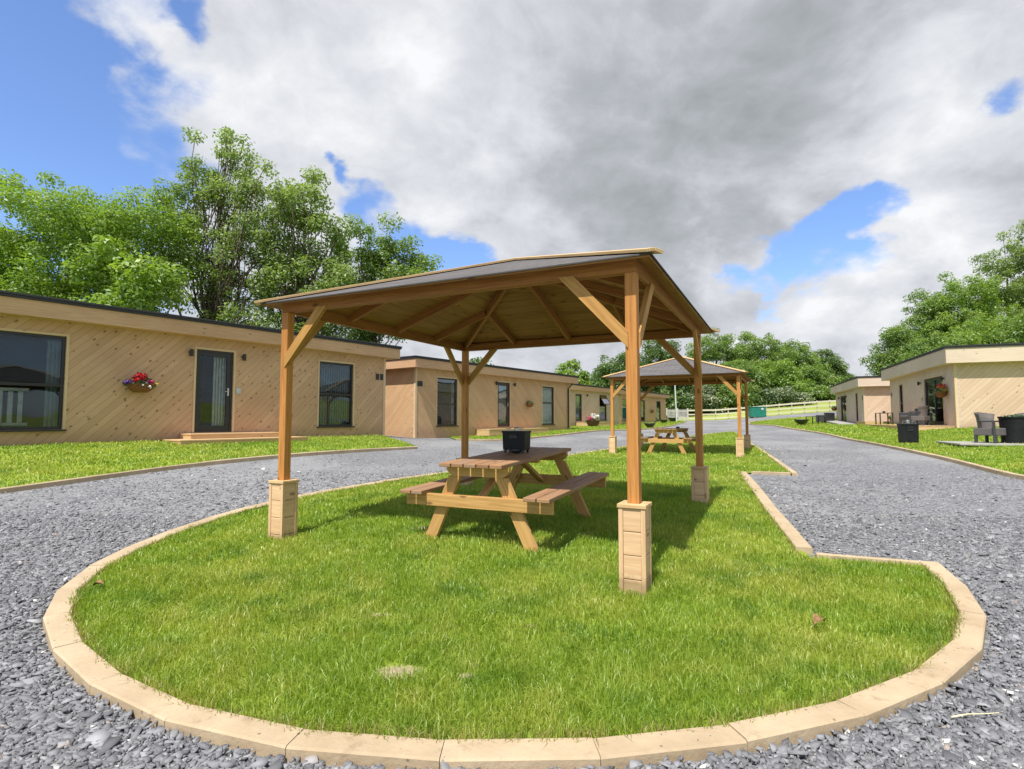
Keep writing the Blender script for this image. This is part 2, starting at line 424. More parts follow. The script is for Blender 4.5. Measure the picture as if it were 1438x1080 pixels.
BARE = [(-.95, 5.9, .10), (.75, 5.6, .09), (-.57, 2.86, .13), (-.23, 2.83, .05), (-.85, 3.6, .05), (.1, 3.45, .035)]
def turf_mat():
    m, t, out = new_mat('turf_soil_and_thatch')
    co = t.n('ShaderNodeTexCoord').outputs['Object']
    n1 = t.noise(co, .9, 5, .6); n2 = t.noise(co, 22, 5, .7); n3 = t.noise(t.mapping(co, (60, 25, 1)), 1, 3, .6)
    c = t.mix(t.step(n1, .35, .65), (.18, .27, .025), (.28, .36, .045))
    c = t.mix(t.m('MULTIPLY', t.step(n2, .45, .7), .6), c, (.36, .42, .08))
    c = t.mix(t.m('MULTIPLY', t.step(n3, .55, .8), .5), c, (.11, .19, .02))
    for bx_, by_, br_ in BARE:
        dd = t.vm('DISTANCE', t.vm('MULTIPLY', t.vm('ADD', co, t.vm('MULTIPLY', t.noise(co, 9, 4, .6, 'Color'), (.12, .12, 0))), (1, 1.6, 0)), (bx_ + .06, (by_ + .06) * 1.6, 0), 'Value')
        c = t.mix(t.m('SUBTRACT', 1.0, t.step(dd, br_ * .6, br_ * 1.3)), c, (.42, .34, .22))
    pbsdf(t, out, Base_Color=c, Roughness=.9, Specular_IOR_Level=.1, Normal=t.bump(t.m('ADD', n2, n3), .8, .03))
    return m
M['turf'] = turf_mat()

def field_mat():
    m, t, out = new_mat('rough_pasture')
    co = t.n('ShaderNodeTexCoord').outputs['Object']
    n1 = t.noise(co, .12, 5, .6); n2 = t.noise(co, 2.5, 6, .7)
    c = t.mix(t.step(n1, .35, .65), (.22, .30, .05), (.36, .40, .10))
    c = t.mix(t.m('MULTIPLY', t.step(n2, .4, .7), .5), c, (.27, .30, .10))
    pbsdf(t, out, Base_Color=c, Roughness=.95, Specular_IOR_Level=.1, Normal=t.bump(n2, .9, .2))
    return m
M['field'] = field_mat()

def blade_mat():
    m, t, out = new_mat('grass_blades')
    at = t.n('ShaderNodeAttribute', attribute_name='rnd').outputs['Fac']
    co = t.n('ShaderNodeTexCoord').outputs['Object']
    n1 = t.noise(co, .75, 4, .6); n2 = t.noise(co, 3.2, 4, .6)
    f = t.m('ADD', t.m('MULTIPLY', n1, .6), t.m('MULTIPLY', n2, .4))
    lush = t.ramp(at, [(0, (.14, .25, .018)), (.5, (.235, .35, .03)), (1, (.35, .44, .06))])
    dry = t.ramp(at, [(0, (.30, .37, .04)), (.6, (.44, .46, .085)), (.9, (.53, .48, .16)), (1, (.57, .48, .24))])
    c = t.mix(t.m('MULTIPLY', t.step(f, .42, .62), .8), lush, dry)
    dk = t.step(t.noise(co, 1.7, 4, .6), .50, .66)
    c = t.mix(t.m('MULTIPLY', dk, .65), c, (.10, .215, .02))
    ed = t.n('ShaderNodeAttribute', attribute_name='edge').outputs['Fac']
    c = t.mix(ed, c, (.36, .27, .11))
    d = t.n('ShaderNodeBsdfDiffuse'); t.put(d, 'Color', c)
    tr = t.n('ShaderNodeBsdfTranslucent'); t.put(tr, 'Color', t.mix(1.0, c, (1.3, 1.35, .6), 'MULTIPLY'))
    g = t.n('ShaderNodeBsdfGlossy', ins={'Roughness': .45, 'Color': (.8, .85, .7, 1)})
    m1 = t.n('ShaderNodeMixShader', ins={0: .4}); t.t.links.new(d.outputs[0], m1.inputs[1]); t.t.links.new(tr.outputs[0], m1.inputs[2])
    m2 = t.n('ShaderNodeMixShader', ins={0: .05}); t.t.links.new(m1.outputs[0], m2.inputs[1]); t.t.links.new(g.outputs[0], m2.inputs[2])
    t.t.links.new(m2.outputs[0], out.inputs[0])
    return m
M['blade'] = blade_mat()

def shingle_mat():
    m, t, out = new_mat('felt_shingles')
    uv = t.n('ShaderNodeUVMap').outputs[0]
    br = t.n('ShaderNodeTexBrick', ins={'Scale': 1.0, 'Brick Width': .33, 'Row Height': .14, 'Mortar Size': .006, 'Color1': (.105, .10, .098, 1), 'Color2': (.15, .14, .138, 1), 'Mortar': (.05, .05, .05, 1)})
    t.put(br, 'Vector', uv)
    co = t.n('ShaderNodeTexCoord').outputs['Object']
    n = t.noise(co, 120, 3, .7)
    c = t.mix(t.m('MULTIPLY', n, .5), br.outputs['Color'], (.16, .15, .15))
    pbsdf(t, out, Base_Color=c, Roughness=1.0, Specular_IOR_Level=.0, Normal=t.bump(t.m('SUBTRACT', t.m('MULTIPLY', n, .3), br.outputs['Fac']), .5, .006))
    return m
M['shingle'] = shingle_mat()


# ------------------------------------------------------------------ mesh builders
RND = random.Random(7)

class MB:
    """collects boxes, tubes and lathes into one mesh, with a UV map in metres (u along the grain)"""
    def __init__(s):
        s.v = []; s.f = []; s.uv = []

    def poly(s, pts, uvs=None):
        b = len(s.v)
        s.v += [tuple(p) for p in pts]
        s.f.append(tuple(range(b, b + len(pts))))
        s.uv.append(uvs or [(0, 0)] * len(pts))

    def box(s, c, ax, h, grain=0, off=None):
        """c centre, ax three unit vectors, h three half sizes, grain index of the long axis"""
        c = Vector(c); ax = [Vector(a) for a in ax]
        if ax[0].cross(ax[1]).dot(ax[2]) < 0: ax[2] = -ax[2]
        off = off if off is not None else (RND.random() * 40, RND.random() * 40)
        b = len(s.v)
        for i in (-1, 1):
            for j in (-1, 1):
                for k in (-1, 1):
                    s.v.append(tuple(c + ax[0] * (h[0] * i) + ax[1] * (h[1] * j) + ax[2] * (h[2] * k)))
        sg = [(i, j, k) for i in (-1, 1) for j in (-1, 1) for k in (-1, 1)]
        for fi, (q, n) in enumerate([((0, 1, 3, 2), 0), ((4, 6, 7, 5), 0), ((0, 4, 5, 1), 1), ((2, 3, 7, 6), 1), ((0, 2, 6, 4), 2), ((1, 5, 7, 3), 2)]):
            s.f.append(tuple(b + i for i in q))
            rest = [a for a in (0, 1, 2) if a != n]
            if grain in rest:
                ua = grain; va = [a for a in rest if a != grain][0]
            else:
                ua, va = rest
            s.uv.append([(sg[i][ua] * h[ua] + off[0], sg[i][va] * h[va] + off[1] + fi * 3.1) for i in q])

    def bx(s, x0, x1, y0, y1, z0, z1, grain=None, off=None):
        h = ((x1 - x0) / 2, (y1 - y0) / 2, (z1 - z0) / 2)
        if grain is None: grain = max(range(3), key=lambda i: h[i])
        s.box(((x0 + x1) / 2, (y0 + y1) / 2, (z0 + z1) / 2), ((1, 0, 0), (0, 1, 0), (0, 0, 1)), h, grain, off)

    def beam(s, p0, p1, w, hh, up=(0, 0, 1)):
        p0 = Vector(p0); p1 = Vector(p1)
        d = (p1 - p0); L = d.length; d.normalize()
        up = Vector(up)
        side = d.cross(up)
        if side.length < 1e-4: side = Vector((1, 0, 0))
        side.normalize()
        u2 = side.cross(d).normalized()
        s.box((p0 + p1) / 2, (d, side, u2), (L / 2, w / 2, hh / 2), 0)

    def tube(s, pts, r, n=8, r1=None, caps=True):
        pts = [Vector(p) for p in pts]
        m = len(pts)
        rings = []
        prev = None
        for i, p in enumerate(pts):
            d = (pts[min(i + 1, m - 1)] - pts[max(i - 1, 0)]).normalized()
            a = d.orthogonal().normalized() if prev is None else (prev - d * prev.dot(d)).normalized()
            prev = a
            b = d.cross(a)
            rr = r if r1 is None else r + (r1 - r) * i / (m - 1)
            ring = []
            for k in range(n):
                an = 2 * math.pi * k / n
                s.v.append(tuple(p + a * (math.cos(an) * rr) + b * (math.sin(an) * rr)))
                ring.append(len(s.v) - 1)
            rings.append(ring)
        L = 0
        for i in range(m - 1):
            L2 = L + (pts[i + 1] - pts[i]).length
            for k in range(n):
                s.f.append((rings[i][k], rings[i][(k + 1) % n], rings[i + 1][(k + 1) % n], rings[i + 1][k]))
                s.uv.append([(L, k / n * .3), (L, (k + 1) / n * .3), (L2, (k + 1) / n * .3), (L2, k / n * .3)])
            L = L2
        if caps:
            s.f.append(tuple(reversed(rings[0]))); s.uv.append([(0, 0)] * n)
            s.f.append(tuple(rings[-1])); s.uv.append([(0, 0)] * n)

    def lathe(s, c, prof, n=24, sx=1, sy=1):
        """prof: list of (radius, z), open surface closed at the ends"""
        c = Vector(c)
        rings = []
        for r, z in prof:
            ring = []
            for k in range(n):
                an = 2 * math.pi * k / n
                s.v.append((c.x + math.cos(an) * r * sx, c.y + math.sin(an) * r * sy, c.z + z)); ring.append(len(s.v) - 1)
            rings.append(ring)
        for i in range(len(rings) - 1):
            for k in range(n):
                s.f.append((rings[i][k], rings[i][(k + 1) % n], rings[i + 1][(k + 1) % n], rings[i + 1][k]))
                s.uv.append([(k / n, prof[i][1]), ((k + 1) / n, prof[i][1]), ((k + 1) / n, prof[i + 1][1]), (k / n, prof[i + 1][1])])
        s.f.append(tuple(reversed(rings[0]))); s.uv.append([(0, 0)] * n)
        s.f.append(tuple(rings[-1])); s.uv.append([(0, 0)] * n)

    def build(s, name, mat, parent=None, bevel=0, smooth=False, xf=None):
        me = bpy.data.meshes.new(name)
        vs = s.v if xf is None else [tuple(xf @ Vector(v)) for v in s.v]
        me.from_pydata(vs, [], s.f)
        uvl = me.uv_layers.new(name='UVMap')
        flat = [c for f in s.uv for p in f for c in p]
        uvl.data.foreach_set('uv', flat)
        me.materials.append(mat)
        if smooth: me.polygons.foreach_set('use_smooth', [True] * len(me.polygons))
        me.update()
        o = bpy.data.objects.new(name, me)
        col.objects.link(o)
        if parent is not None: o.parent = parent
        if bevel:
            bm = o.modifiers.new('bevel', 'BEVEL'); bm.width = bevel; bm.segments = 2; bm.limit_method = 'ANGLE'
            bm.harden_normals = False
        return o


def np_mesh(name, V, F, mat, parent=None, attrs=None, smooth=False):
    """V (n,3) array, F list of index arrays each (m,k)"""
    me = bpy.data.meshes.new(name)
    me.vertices.add(len(V)); me.vertices.foreach_set('co', np.ascontiguousarray(V, np.float32).ravel())
    idx = np.concatenate([f.ravel() for f in F]).astype(np.int32)
    tot = np.concatenate([np.full(len(f), f.shape[1]) for f in F]).astype(np.int32)
    st = np.r_[0, np.cumsum(tot)[:-1]].astype(np.int32)
    me.loops.add(len(idx)); me.loops.foreach_set('vertex_index', idx)
    me.polygons.add(len(tot)); me.polygons.foreach_set('loop_start', st)
    try: me.polygons.foreach_set('loop_total', tot)
    except Exception: pass
    if smooth: me.polygons.foreach_set('use_smooth', np.ones(len(tot), bool))
    me.materials.append(mat)
    me.update(calc_edges=True)
    for k, a in (attrs or {}).items():
        at = me.attributes.new(k, 'FLOAT', 'POINT'); at.data.foreach_set('value', np.ascontiguousarray(a, np.float32))
    o = bpy.data.objects.new(name, me); col.objects.link(o)
    if parent is not None: o.parent = parent
    return o


def tag(o, label=None, cat=None, group=None, kind=None):
    if label: o['label'] = label
    if cat: o['category'] = cat
    if group: o['group'] = group
    if kind: o['kind'] = kind
    return o

def empty(name, loc, label, cat, rz=0, group=None):
    o = bpy.data.objects.new(name, None); col.objects.link(o)
    o.location = loc; o.rotation_euler = (0, 0, rz); o.empty_display_size = .3
    return tag(o, label, cat, group)

def copy_tree(o, parent=None):
    c = o.copy(); col.objects.link(c)
    if parent is not None: c.parent = parent
    for ch in list(o.children): copy_tree(ch, c)
    return c


# ------------------------------------------------------------------ ground, gravel, lawns
def axis(a, b, fine0, fine1, h0):
    xs = list(np.arange(fine0, fine1, h0))
    h = h0; x = xs[-1]
    while x < b: h *= 1.12; x += h; xs.append(x)
    h = h0; x = xs[0]; left = []
    while x > a: h *= 1.12; x -= h; left.append(x)
    return np.array(left[::-1] + xs)

def build_ground():
    xs = axis(-450, 450, -14, 36, .8); ys = axis(-120, 700, -6, 66, .8)
    X, Y = np.meshgrid(xs, ys)
    Z = G(X, Y) - .035
    V = np.stack([X.ravel(), Y.ravel(), Z.ravel()], 1)
    nx, ny = len(xs), len(ys)
    i = np.arange(nx * ny).reshape(ny, nx)
    F = np.stack([i[:-1, :-1].ravel(), i[:-1, 1:].ravel(), i[1:, 1:].ravel(), i[1:, :-1].ravel()], 1)
    o = np_mesh('ground', V, [F], M['field'], smooth=True)
    tag(o, kind='structure')
build_ground()

def resample(pts, step, closed=True):
    P = [Vector(p) for p in pts]
    if closed: P = P + [P[0]]
    out = []
    for a, b in zip(P, P[1:]):
        n = max(1, int((b - a).length / step))
        for k in range(n): out.append(tuple(a.lerp(b, k / n)))
    if not closed: out.append(tuple(P[-1]))
    return out

def inside(px, py, poly):
    """vectorised point in polygon"""
    x = np.asarray(px); y = np.asarray(py); r = np.zeros(x.shape, bool)
    n = len(poly)
    for i in range(n):
        x0, y0 = poly[i]; x1, y1 = poly[(i + 1) % n]
        if y0 == y1: continue
        c = ((y0 > y) != (y1 > y)) & (x < (x1 - x0) * (y - y0) / (y1 - y0) + x0)
        r ^= c
    return r

def sheet(name, poly, dz, mat, step, kind='structure', wav=0):
    b = resample(poly, step)
    xs = [p[0] for p in b]; ys = [p[1] for p in b]
    gx, gy = np.meshgrid(np.arange(min(xs), max(xs), step), np.arange(min(ys), max(ys), step))
    gx = gx.ravel() + .013; gy = gy.ravel() + .017
    k = inside(gx, gy, b)
    pts = [Vector(p) for p in b] + [Vector((x, y)) for x, y in zip(gx[k], gy[k])]
    n = len(b)
    res = delaunay_2d_cdt(pts, [(i, (i + 1) % n) for i in range(n)], [], 1, 1e-4)
    vs = np.array([(v.x, v.y) for v in res[0]])
    Z = G(vs[:, 0], vs[:, 1]) + dz
    if wav: Z = Z + wav * (np.sin(vs[:, 0] * 1.7 + 1) * np.cos(vs[:, 1] * 1.3) )
    V = np.c_[vs, Z]
    F = np.array([f for f in res[2] if len(f) == 3])
    # orient upwards
    a, bb, c = V[F[:, 0]], V[F[:, 1]], V[F[:, 2]]
    up = np.cross(bb - a, c - a)[:, 2] < 0
    F[up] = F[up][:, ::-1]
    o = np_mesh(name, V, [F], mat, smooth=True)
    tag(o, kind=kind)
    return o

ROAD = [(-14, -6), (14, -6), (30, -2), (34, 8), (33, 20), (34, 50), (40, 57.5), (30, 58.6), (24, 60.8), (17, 61), (14, 62.5), (6, 56), (-2, 40), (-8, 26), (-13, 12), (-16, 4)]
sheet('gravel_road', ROAD, 0.0, M['gravel'], .6)

def smooth_poly(pts, it=2):
    for _ in range(it):
        out = []
        n = len(pts)
        for i in range(n):
            a = Vector(pts[i]); b = Vector(pts[(i + 1) % n])
            out += [tuple(a.lerp(b, .25)), tuple(a.lerp(b, .75))]
        pts = out
    return pts

def smooth_open(pts, it=2):
    for _ in range(it):
        out = [pts[0]]
        for a, b in zip(pts, pts[1:]):
            a = Vector(a); b = Vector(b)
            out += [tuple(a.lerp(b, .25)), tuple(a.lerp(b, .75))]
        out.append(pts[-1]); pts = out
    return pts

ARC = [(3.45, 4.57), (3.22, 3.98), (2.88, 3.42), (2.45, 2.98), (1.98, 2.66), (1.48, 2.42), (.99, 2.27), (.49, 2.17), (.02, 2.13), (-.42, 2.14), (-.83, 2.19), (-1.2, 2.28), (-1.56, 2.43), (-1.95, 2.65), (-2.33, 2.93), (-2.7, 3.27), (-3.02, 3.67), (-3.29, 4.17), (-3.48, 4.85), (-3.51, 5.85), (-3.33, 6.76), (-2.93, 7.71), (-2.2, 8.8), (-1.24, 10.2), (-.2, 12.1), (1.67, 15.94), (3.11, 18.3), (4.72, 20.9), (7.08, 24.4), (9.53, 28.2), (12.3, 32.3), (12.9, 32.5), (12.6, 31.4), (10.88, 26.12), (8.95, 20.8), (7.06, 15.13), (5.44, 10.65)]
ISLAND = smooth_open(ARC, 2) + [(4.65, 11.05), (3.18, 6.76), (2.6, 4.86)]
LEFT_EDGE = smooth_open([(-9.2, -.5), (-7.9, 4), (-6.71, 7.35), (-5.95, 9.2), (-5.2, 10.7), (-4.4, 12.3), (-3.55, 13.9), (-2.65, 15.7)], 2)
LEFTLAWN = LEFT_EDGE + [(-2.9, 16.5), (-4.3, 18.5), (-11.4, 8.9), (-15, 4), (-16, -1)]
L2_EDGE = smooth_open([(-2.05, 20.6), (-.52, 21.36), (1.28, 24.36), (2.76, 26.64), (5.17, 30.91), (8.06, 34.83), (11.75, 41.0), (14.2, 47.5), (16.5, 53), (18.2, 58)], 2)
LAWN2 = L2_EDGE + [(17, 60), (13, 60), (7, 49), (2, 38), (3.3, 30.8), (-2.6, 22.9)]
R_EDGE = smooth_open([(10.5, .5), (8.9, 4.5), (8.35, 7.5), (8.5, 9.4), (9.14, 11.38), (10.5, 15.01), (13.1, 21.58), (15.3, 29.04), (16.5, 34.0), (17.6, 40), (19.0, 45), (21.0, 49), (24.5, 51.5), (28, 52)], 2)
RIGHTLAWN = R_EDGE + [(30, 46), (26.5, 45.5), (22.4, 35.6), (21.4, 31.3), (17.5, 21.9), (26, 18), (27, 8), (22, 0)]

def inset(poly, d):
    n = len(poly); out = []
    area = sum(poly[i][0] * poly[(i + 1) % n][1] - poly[(i + 1) % n][0] * poly[i][1] for i in range(n))
    sg = 1 if area > 0 else -1
    for i in range(n):
        a, b_, c = Vector(poly[i - 1]), Vector(poly[i]), Vector(poly[(i + 1) % n])
        t_ = ((b_ - a).normalized() + (c - b_).normalized())
        t_ = t_.normalized() if t_.length > .3 else (c - b_).normalized()
        out.append((b_.x - t_.y * d * sg, b_.y + t_.x * d * sg))
    return out
sheet('lawn', inset(ISLAND, .06), .026, M['turf'], .35, wav=.006).data.name = 'island_lawn'
sheet('lawn', inset(LEFTLAWN, .03), .03, M['turf'], .5)
sheet('lawn', inset(LAWN2, .03), .03, M['turf'], .6)
sheet('lawn', inset(RIGHTLAWN, .04), .03, M['turf'], .7)

def kerb(name, pts, width, top, closed, seglen, side=1, jitter=.004, low=-.06, straight=False):
    """separate edging pieces laid end to end; side tells on which hand the lawn lies"""
    b = MB()
    P = [Vector(p) for p in (list(pts) + [pts[0]] if closed else pts)]
    # walk the line and cut pieces
    cuts = [P[0]]; acc = 0; segs = []; cur = [P[0]]
    for a, c in zip(P, P[1:]):
        d = (c - a).length; pos = 0
        turn_end = False
        while acc + d - pos >= seglen:
            s = seglen - acc; pos += s
            q = a.lerp(c, pos / d); cur.append(q); segs.append(cur); cur = [q]; acc = 0
        acc += d - pos
        if (c - cur[-1]).length > 1e-4: cur.append(c)
    if len(cur) > 1: segs.append(cur)
    for sg in segs:
        sg = [p for i, p in enumerate(sg) if i == 0 or (p - sg[i - 1]).length > 1e-3]
        if len(sg) < 2: continue
        nrm = []
        for q in sg:
            k = min(range(len(P)), key=lambda j: (P[j] - q).length)
            d = (P[min(k + 1, len(P) - 1)] - P[max(k - 1, 0)]).normalized()
            nrm.append(Vector((-d.y, d.x)) * side)
        dz = RND.uniform(-jitter, jitter); dt = RND.uniform(-jitter, jitter)
        gap = .0015
        L = []
        d0 = (sg[1] - sg[0]).normalized(); d1 = (sg[-1] - sg[-2]).normalized()
        if straight: sg = [sg[0], sg[-1]]; nrm = [nrm[0], nrm[-1]]
        tint = [(RND.random(), RND.random())] * 4
        pts2 = list(sg); pts2[0] = sg[0] + d0 * gap; pts2[-1] = sg[-1] - d1 * gap
        rows = []
        for p, n in zip(pts2, nrm):
            o = p + n * 0; i_ = p + n * width
            zo = gz(o.x, o.y); zi = gz(i_.x, i_.y); zc = max(zo, zi)
            ch = .008
            rows.append([(o.x, o.y, zo + low), (o.x, o.y, zo + top - ch + dz), (o.x + n.x * ch, o.y + n.y * ch, zo + top + dz),
                         (i_.x - n.x * ch, i_.y - n.y * ch, zi + top + dz + dt), (i_.x, i_.y, zi + top - ch + dz + dt), (i_.x, i_.y, zi + low)])
        for r0, r1 in zip(rows, rows[1:]):
            for k in range(5):
                q = [r0[k], r1[k], r1[k + 1], r0[k + 1]]
                if side > 0: q = q[::-1]
                b.poly(q[::-1], tint)
        b.poly(rows[0], [tint[0]] * 6); b.poly(rows[-1][::-1], [tint[0]] * 6)
    o = b.build(name, M['kerb'])
    return tag(o, kind='structure')

ARC_K = smooth_open(ARC[:31], 2)
kerb('kerb', ARC_K, .132, .055, False, .6, side=-1, jitter=.003, straight=True)
kerb('kerb', smooth_open(ARC[30:], 1), .10, .06, False, 1.0, side=-1)
kerb('kerb', [(5.33, 10.72), (4.70, 11.0)], .07, .06, False, 1.0, side=-1)
kerb('kerb', [(4.60, 11.0), (3.18, 6.76), (2.66, 4.99)], .14, .06, False, .95, side=-1)
kerb('kerb', [(2.62, 4.88), (3.38, 4.60)], .05, .055, False, .95, side=-1)
kerb('kerb', LEFT_EDGE, .06, .075, False, 1.6, side=1)
kerb('kerb', L2_EDGE, .06, .07, False, 1.6, side=1)
kerb('kerb', R_EDGE, .08, .075, False, 1.6, side=-1)

# shared by blades and chips: distance to island boundary
_IB = np.array(resample(ISLAND, .06))
def bdist(x, y, B=None):
    B = _IB if B is None else B
    out = np.full(x.shape, 1e9)
    for c in range(0, len(x), 20000):
        s = slice(c, c + 20000)
        m = np.full(len(x[s]), 1e9)
        for k in range(0, len(B), 1):
            m = np.minimum(m, (x[s] - B[k, 0]) ** 2 + (y[s] - B[k, 1]) ** 2)
        out[s] = m
    return np.sqrt(out)

rng = np.random.default_rng(5)

def vis(x, y, margin=.12):
    return (y > .8) & (np.abs(x / np.maximum(y, .1)) < .93 + margin)

def vnoise(x, y, s, seed=0):
    """cheap smooth value noise"""
    r = np.random.default_rng(seed); T = r.random((64, 64))
    u = x / s; v = y / s
    i = np.floor(u).astype(int); j = np.floor(v).astype(int); fu = u - i; fv = v - j
    fu = fu * fu * (3 - 2 * fu); fv = fv * fv * (3 - 2 * fv)
    g = lambda a, b: T[a % 64, b % 64]
    return (g(i, j) * (1 - fu) + g(i + 1, j) * fu) * (1 - fv) + (g(i, j + 1) * (1 - fu) + g(i + 1, j + 1) * fu) * fv

def blades(name, poly, B, zoff, bands, edge_lo, label=None):
    """bands: (y0, y1, density per m2, height, width)"""
    Vs, Fq, Ft, R, ED = [], [], [], [], []
    base = 0
    for y0, y1, dens, hh, ww in bands:
        px = [p[0] for p in poly]
        x0 = max(min(px), -1.1 * y1); x1 = min(max(px), 1.1 * y1)
        n = int((x1 - x0) * (y1 - y0) * dens)
        x = rng.uniform(x0, x1, n); y = rng.uniform(y0, y1, n)
        k = vis(x, y) & inside(x, y, poly)
        x, y = x[k], y[k]
        d = bdist(x, y, B) if y0 < 12 or B is not _IB else np.full(len(x), 9.0)
        k = d > edge_lo - vnoise(x, y, .22, 5) * .035 - (rng.random(len(x)) < .25) * .02
        # bare, trodden spots
        tuft = vnoise(x, y, .35, 3) * .6 + vnoise(x, y, .12, 4) * .4
        if y0 < 9:
            for bx_, by_, br_ in BARE:
                bare = ((x - bx_) / br_) ** 2 + ((y - by_) * 1.6 / br_) ** 2 + vnoise(x, y, .07, 8) * .8
                k &= ~((bare < 1.3) & (rng.random(len(x)) < .9))
        k &= rng.random(len(x)) < (.6 + .7 * tuft)
        x, y, tuft = x[k], y[k], tuft[k]; ed = np.clip(1 - (d[k] - edge_lo) / .05, 0, 1) * (rng.random(k.sum()) < .5)
        n = len(x)
        z = G(x, y) + zoff
        h = hh * (.45 + .9 * rng.random(n)) * (.7 + .65 * tuft)
        a = rng.uniform(0, 2 * np.pi, n)
        w = ww * (.6 + .8 * rng.random(n))
        lean = rng.normal(0, .62, n) ; la = rng.uniform(0, 2 * np.pi, n) + 0
        la = np.where(rng.random(n) < .22, vnoise(x, y, .5, 9) * 12, la)
        lx, ly = np.cos(la) * np.abs(lean) * h, np.sin(la) * np.abs(lean) * h
        wx, wy = np.cos(a) * w / 2, np.sin(a) * w / 2
        b0 = np.stack([x - wx, y - wy, z - .01], 1); b1 = np.stack([x + wx, y + wy, z - .01], 1)
        m0 = np.stack([x - wx * .8 + lx * .35, y - wy * .8 + ly * .35, z + h * .55], 1); m1 = np.stack([x + wx * .8 + lx * .35, y + wy * .8 + ly * .35, z + h * .55], 1)
        tp = np.stack([x + lx * 1.25, y + ly * 1.25, z + h * (1 - .25 * np.minimum(np.abs(lean), 1.2))], 1)
        V = np.stack([b0, b1, m1, m0, tp], 1).reshape(-1, 3)
        i = base + np.arange(n) * 5
        Fq.append(np.stack([i, i + 1, i + 2, i + 3], 1)); Ft.append(np.stack([i + 3, i + 2, i + 4], 1))
        Vs.append(V); R.append(np.repeat(np.clip(rng.random(n) * .75 + .25 * tuft, 0, 1), 5)); ED.append(np.repeat(ed * .8, 5)); base += 5 * n
    V = np.concatenate(Vs)
    print(name, len(V) // 5, 'blades')
    o = np_mesh(name, V, [np.concatenate(Fq), np.concatenate(Ft)], M['blade'], attrs={'rnd': np.concatenate(R), 'edge': np.concatenate(ED)})
    return tag(o, label, 'grass', kind='stuff')

blades('grass', ISLAND, _IB, .04, [(1.9, 3.2, 13500, .040, .0036), (3.2, 4.6, 8500, .040, .0045), (4.6, 6.5, 4800, .038, .006), (6.5, 9.5, 2300, .038, .009), (9.5, 15, 850, .042, .014), (15, 33, 260, .045, .026)], .148,
       'lush green lawn grass inside the sand coloured edging round the two shelters')
blades('grass', LEFTLAWN, np.array(resample(LEFTLAWN, .15)), .035, [(2, 9, 1300, .04, .011), (9, 19, 600, .045, .017)], .07, 'mown green grass strip in front of the nearest left lodge')
blades('grass', LAWN2, np.array(resample(LAWN2, .3)), .035, [(20, 31, 220, .05, .03), (31, 60, 70, .06, .06)], .08, 'mown green grass in front of the farther left lodges')
blades('grass', RIGHTLAWN, np.array(resample(RIGHTLAWN, .3)), .035, [(5, 14, 650, .045, .018), (14, 24, 330, .05, .027), (24, 52, 90, .06, .055)], .09, 'mown green grass in front of the right hand lodges')

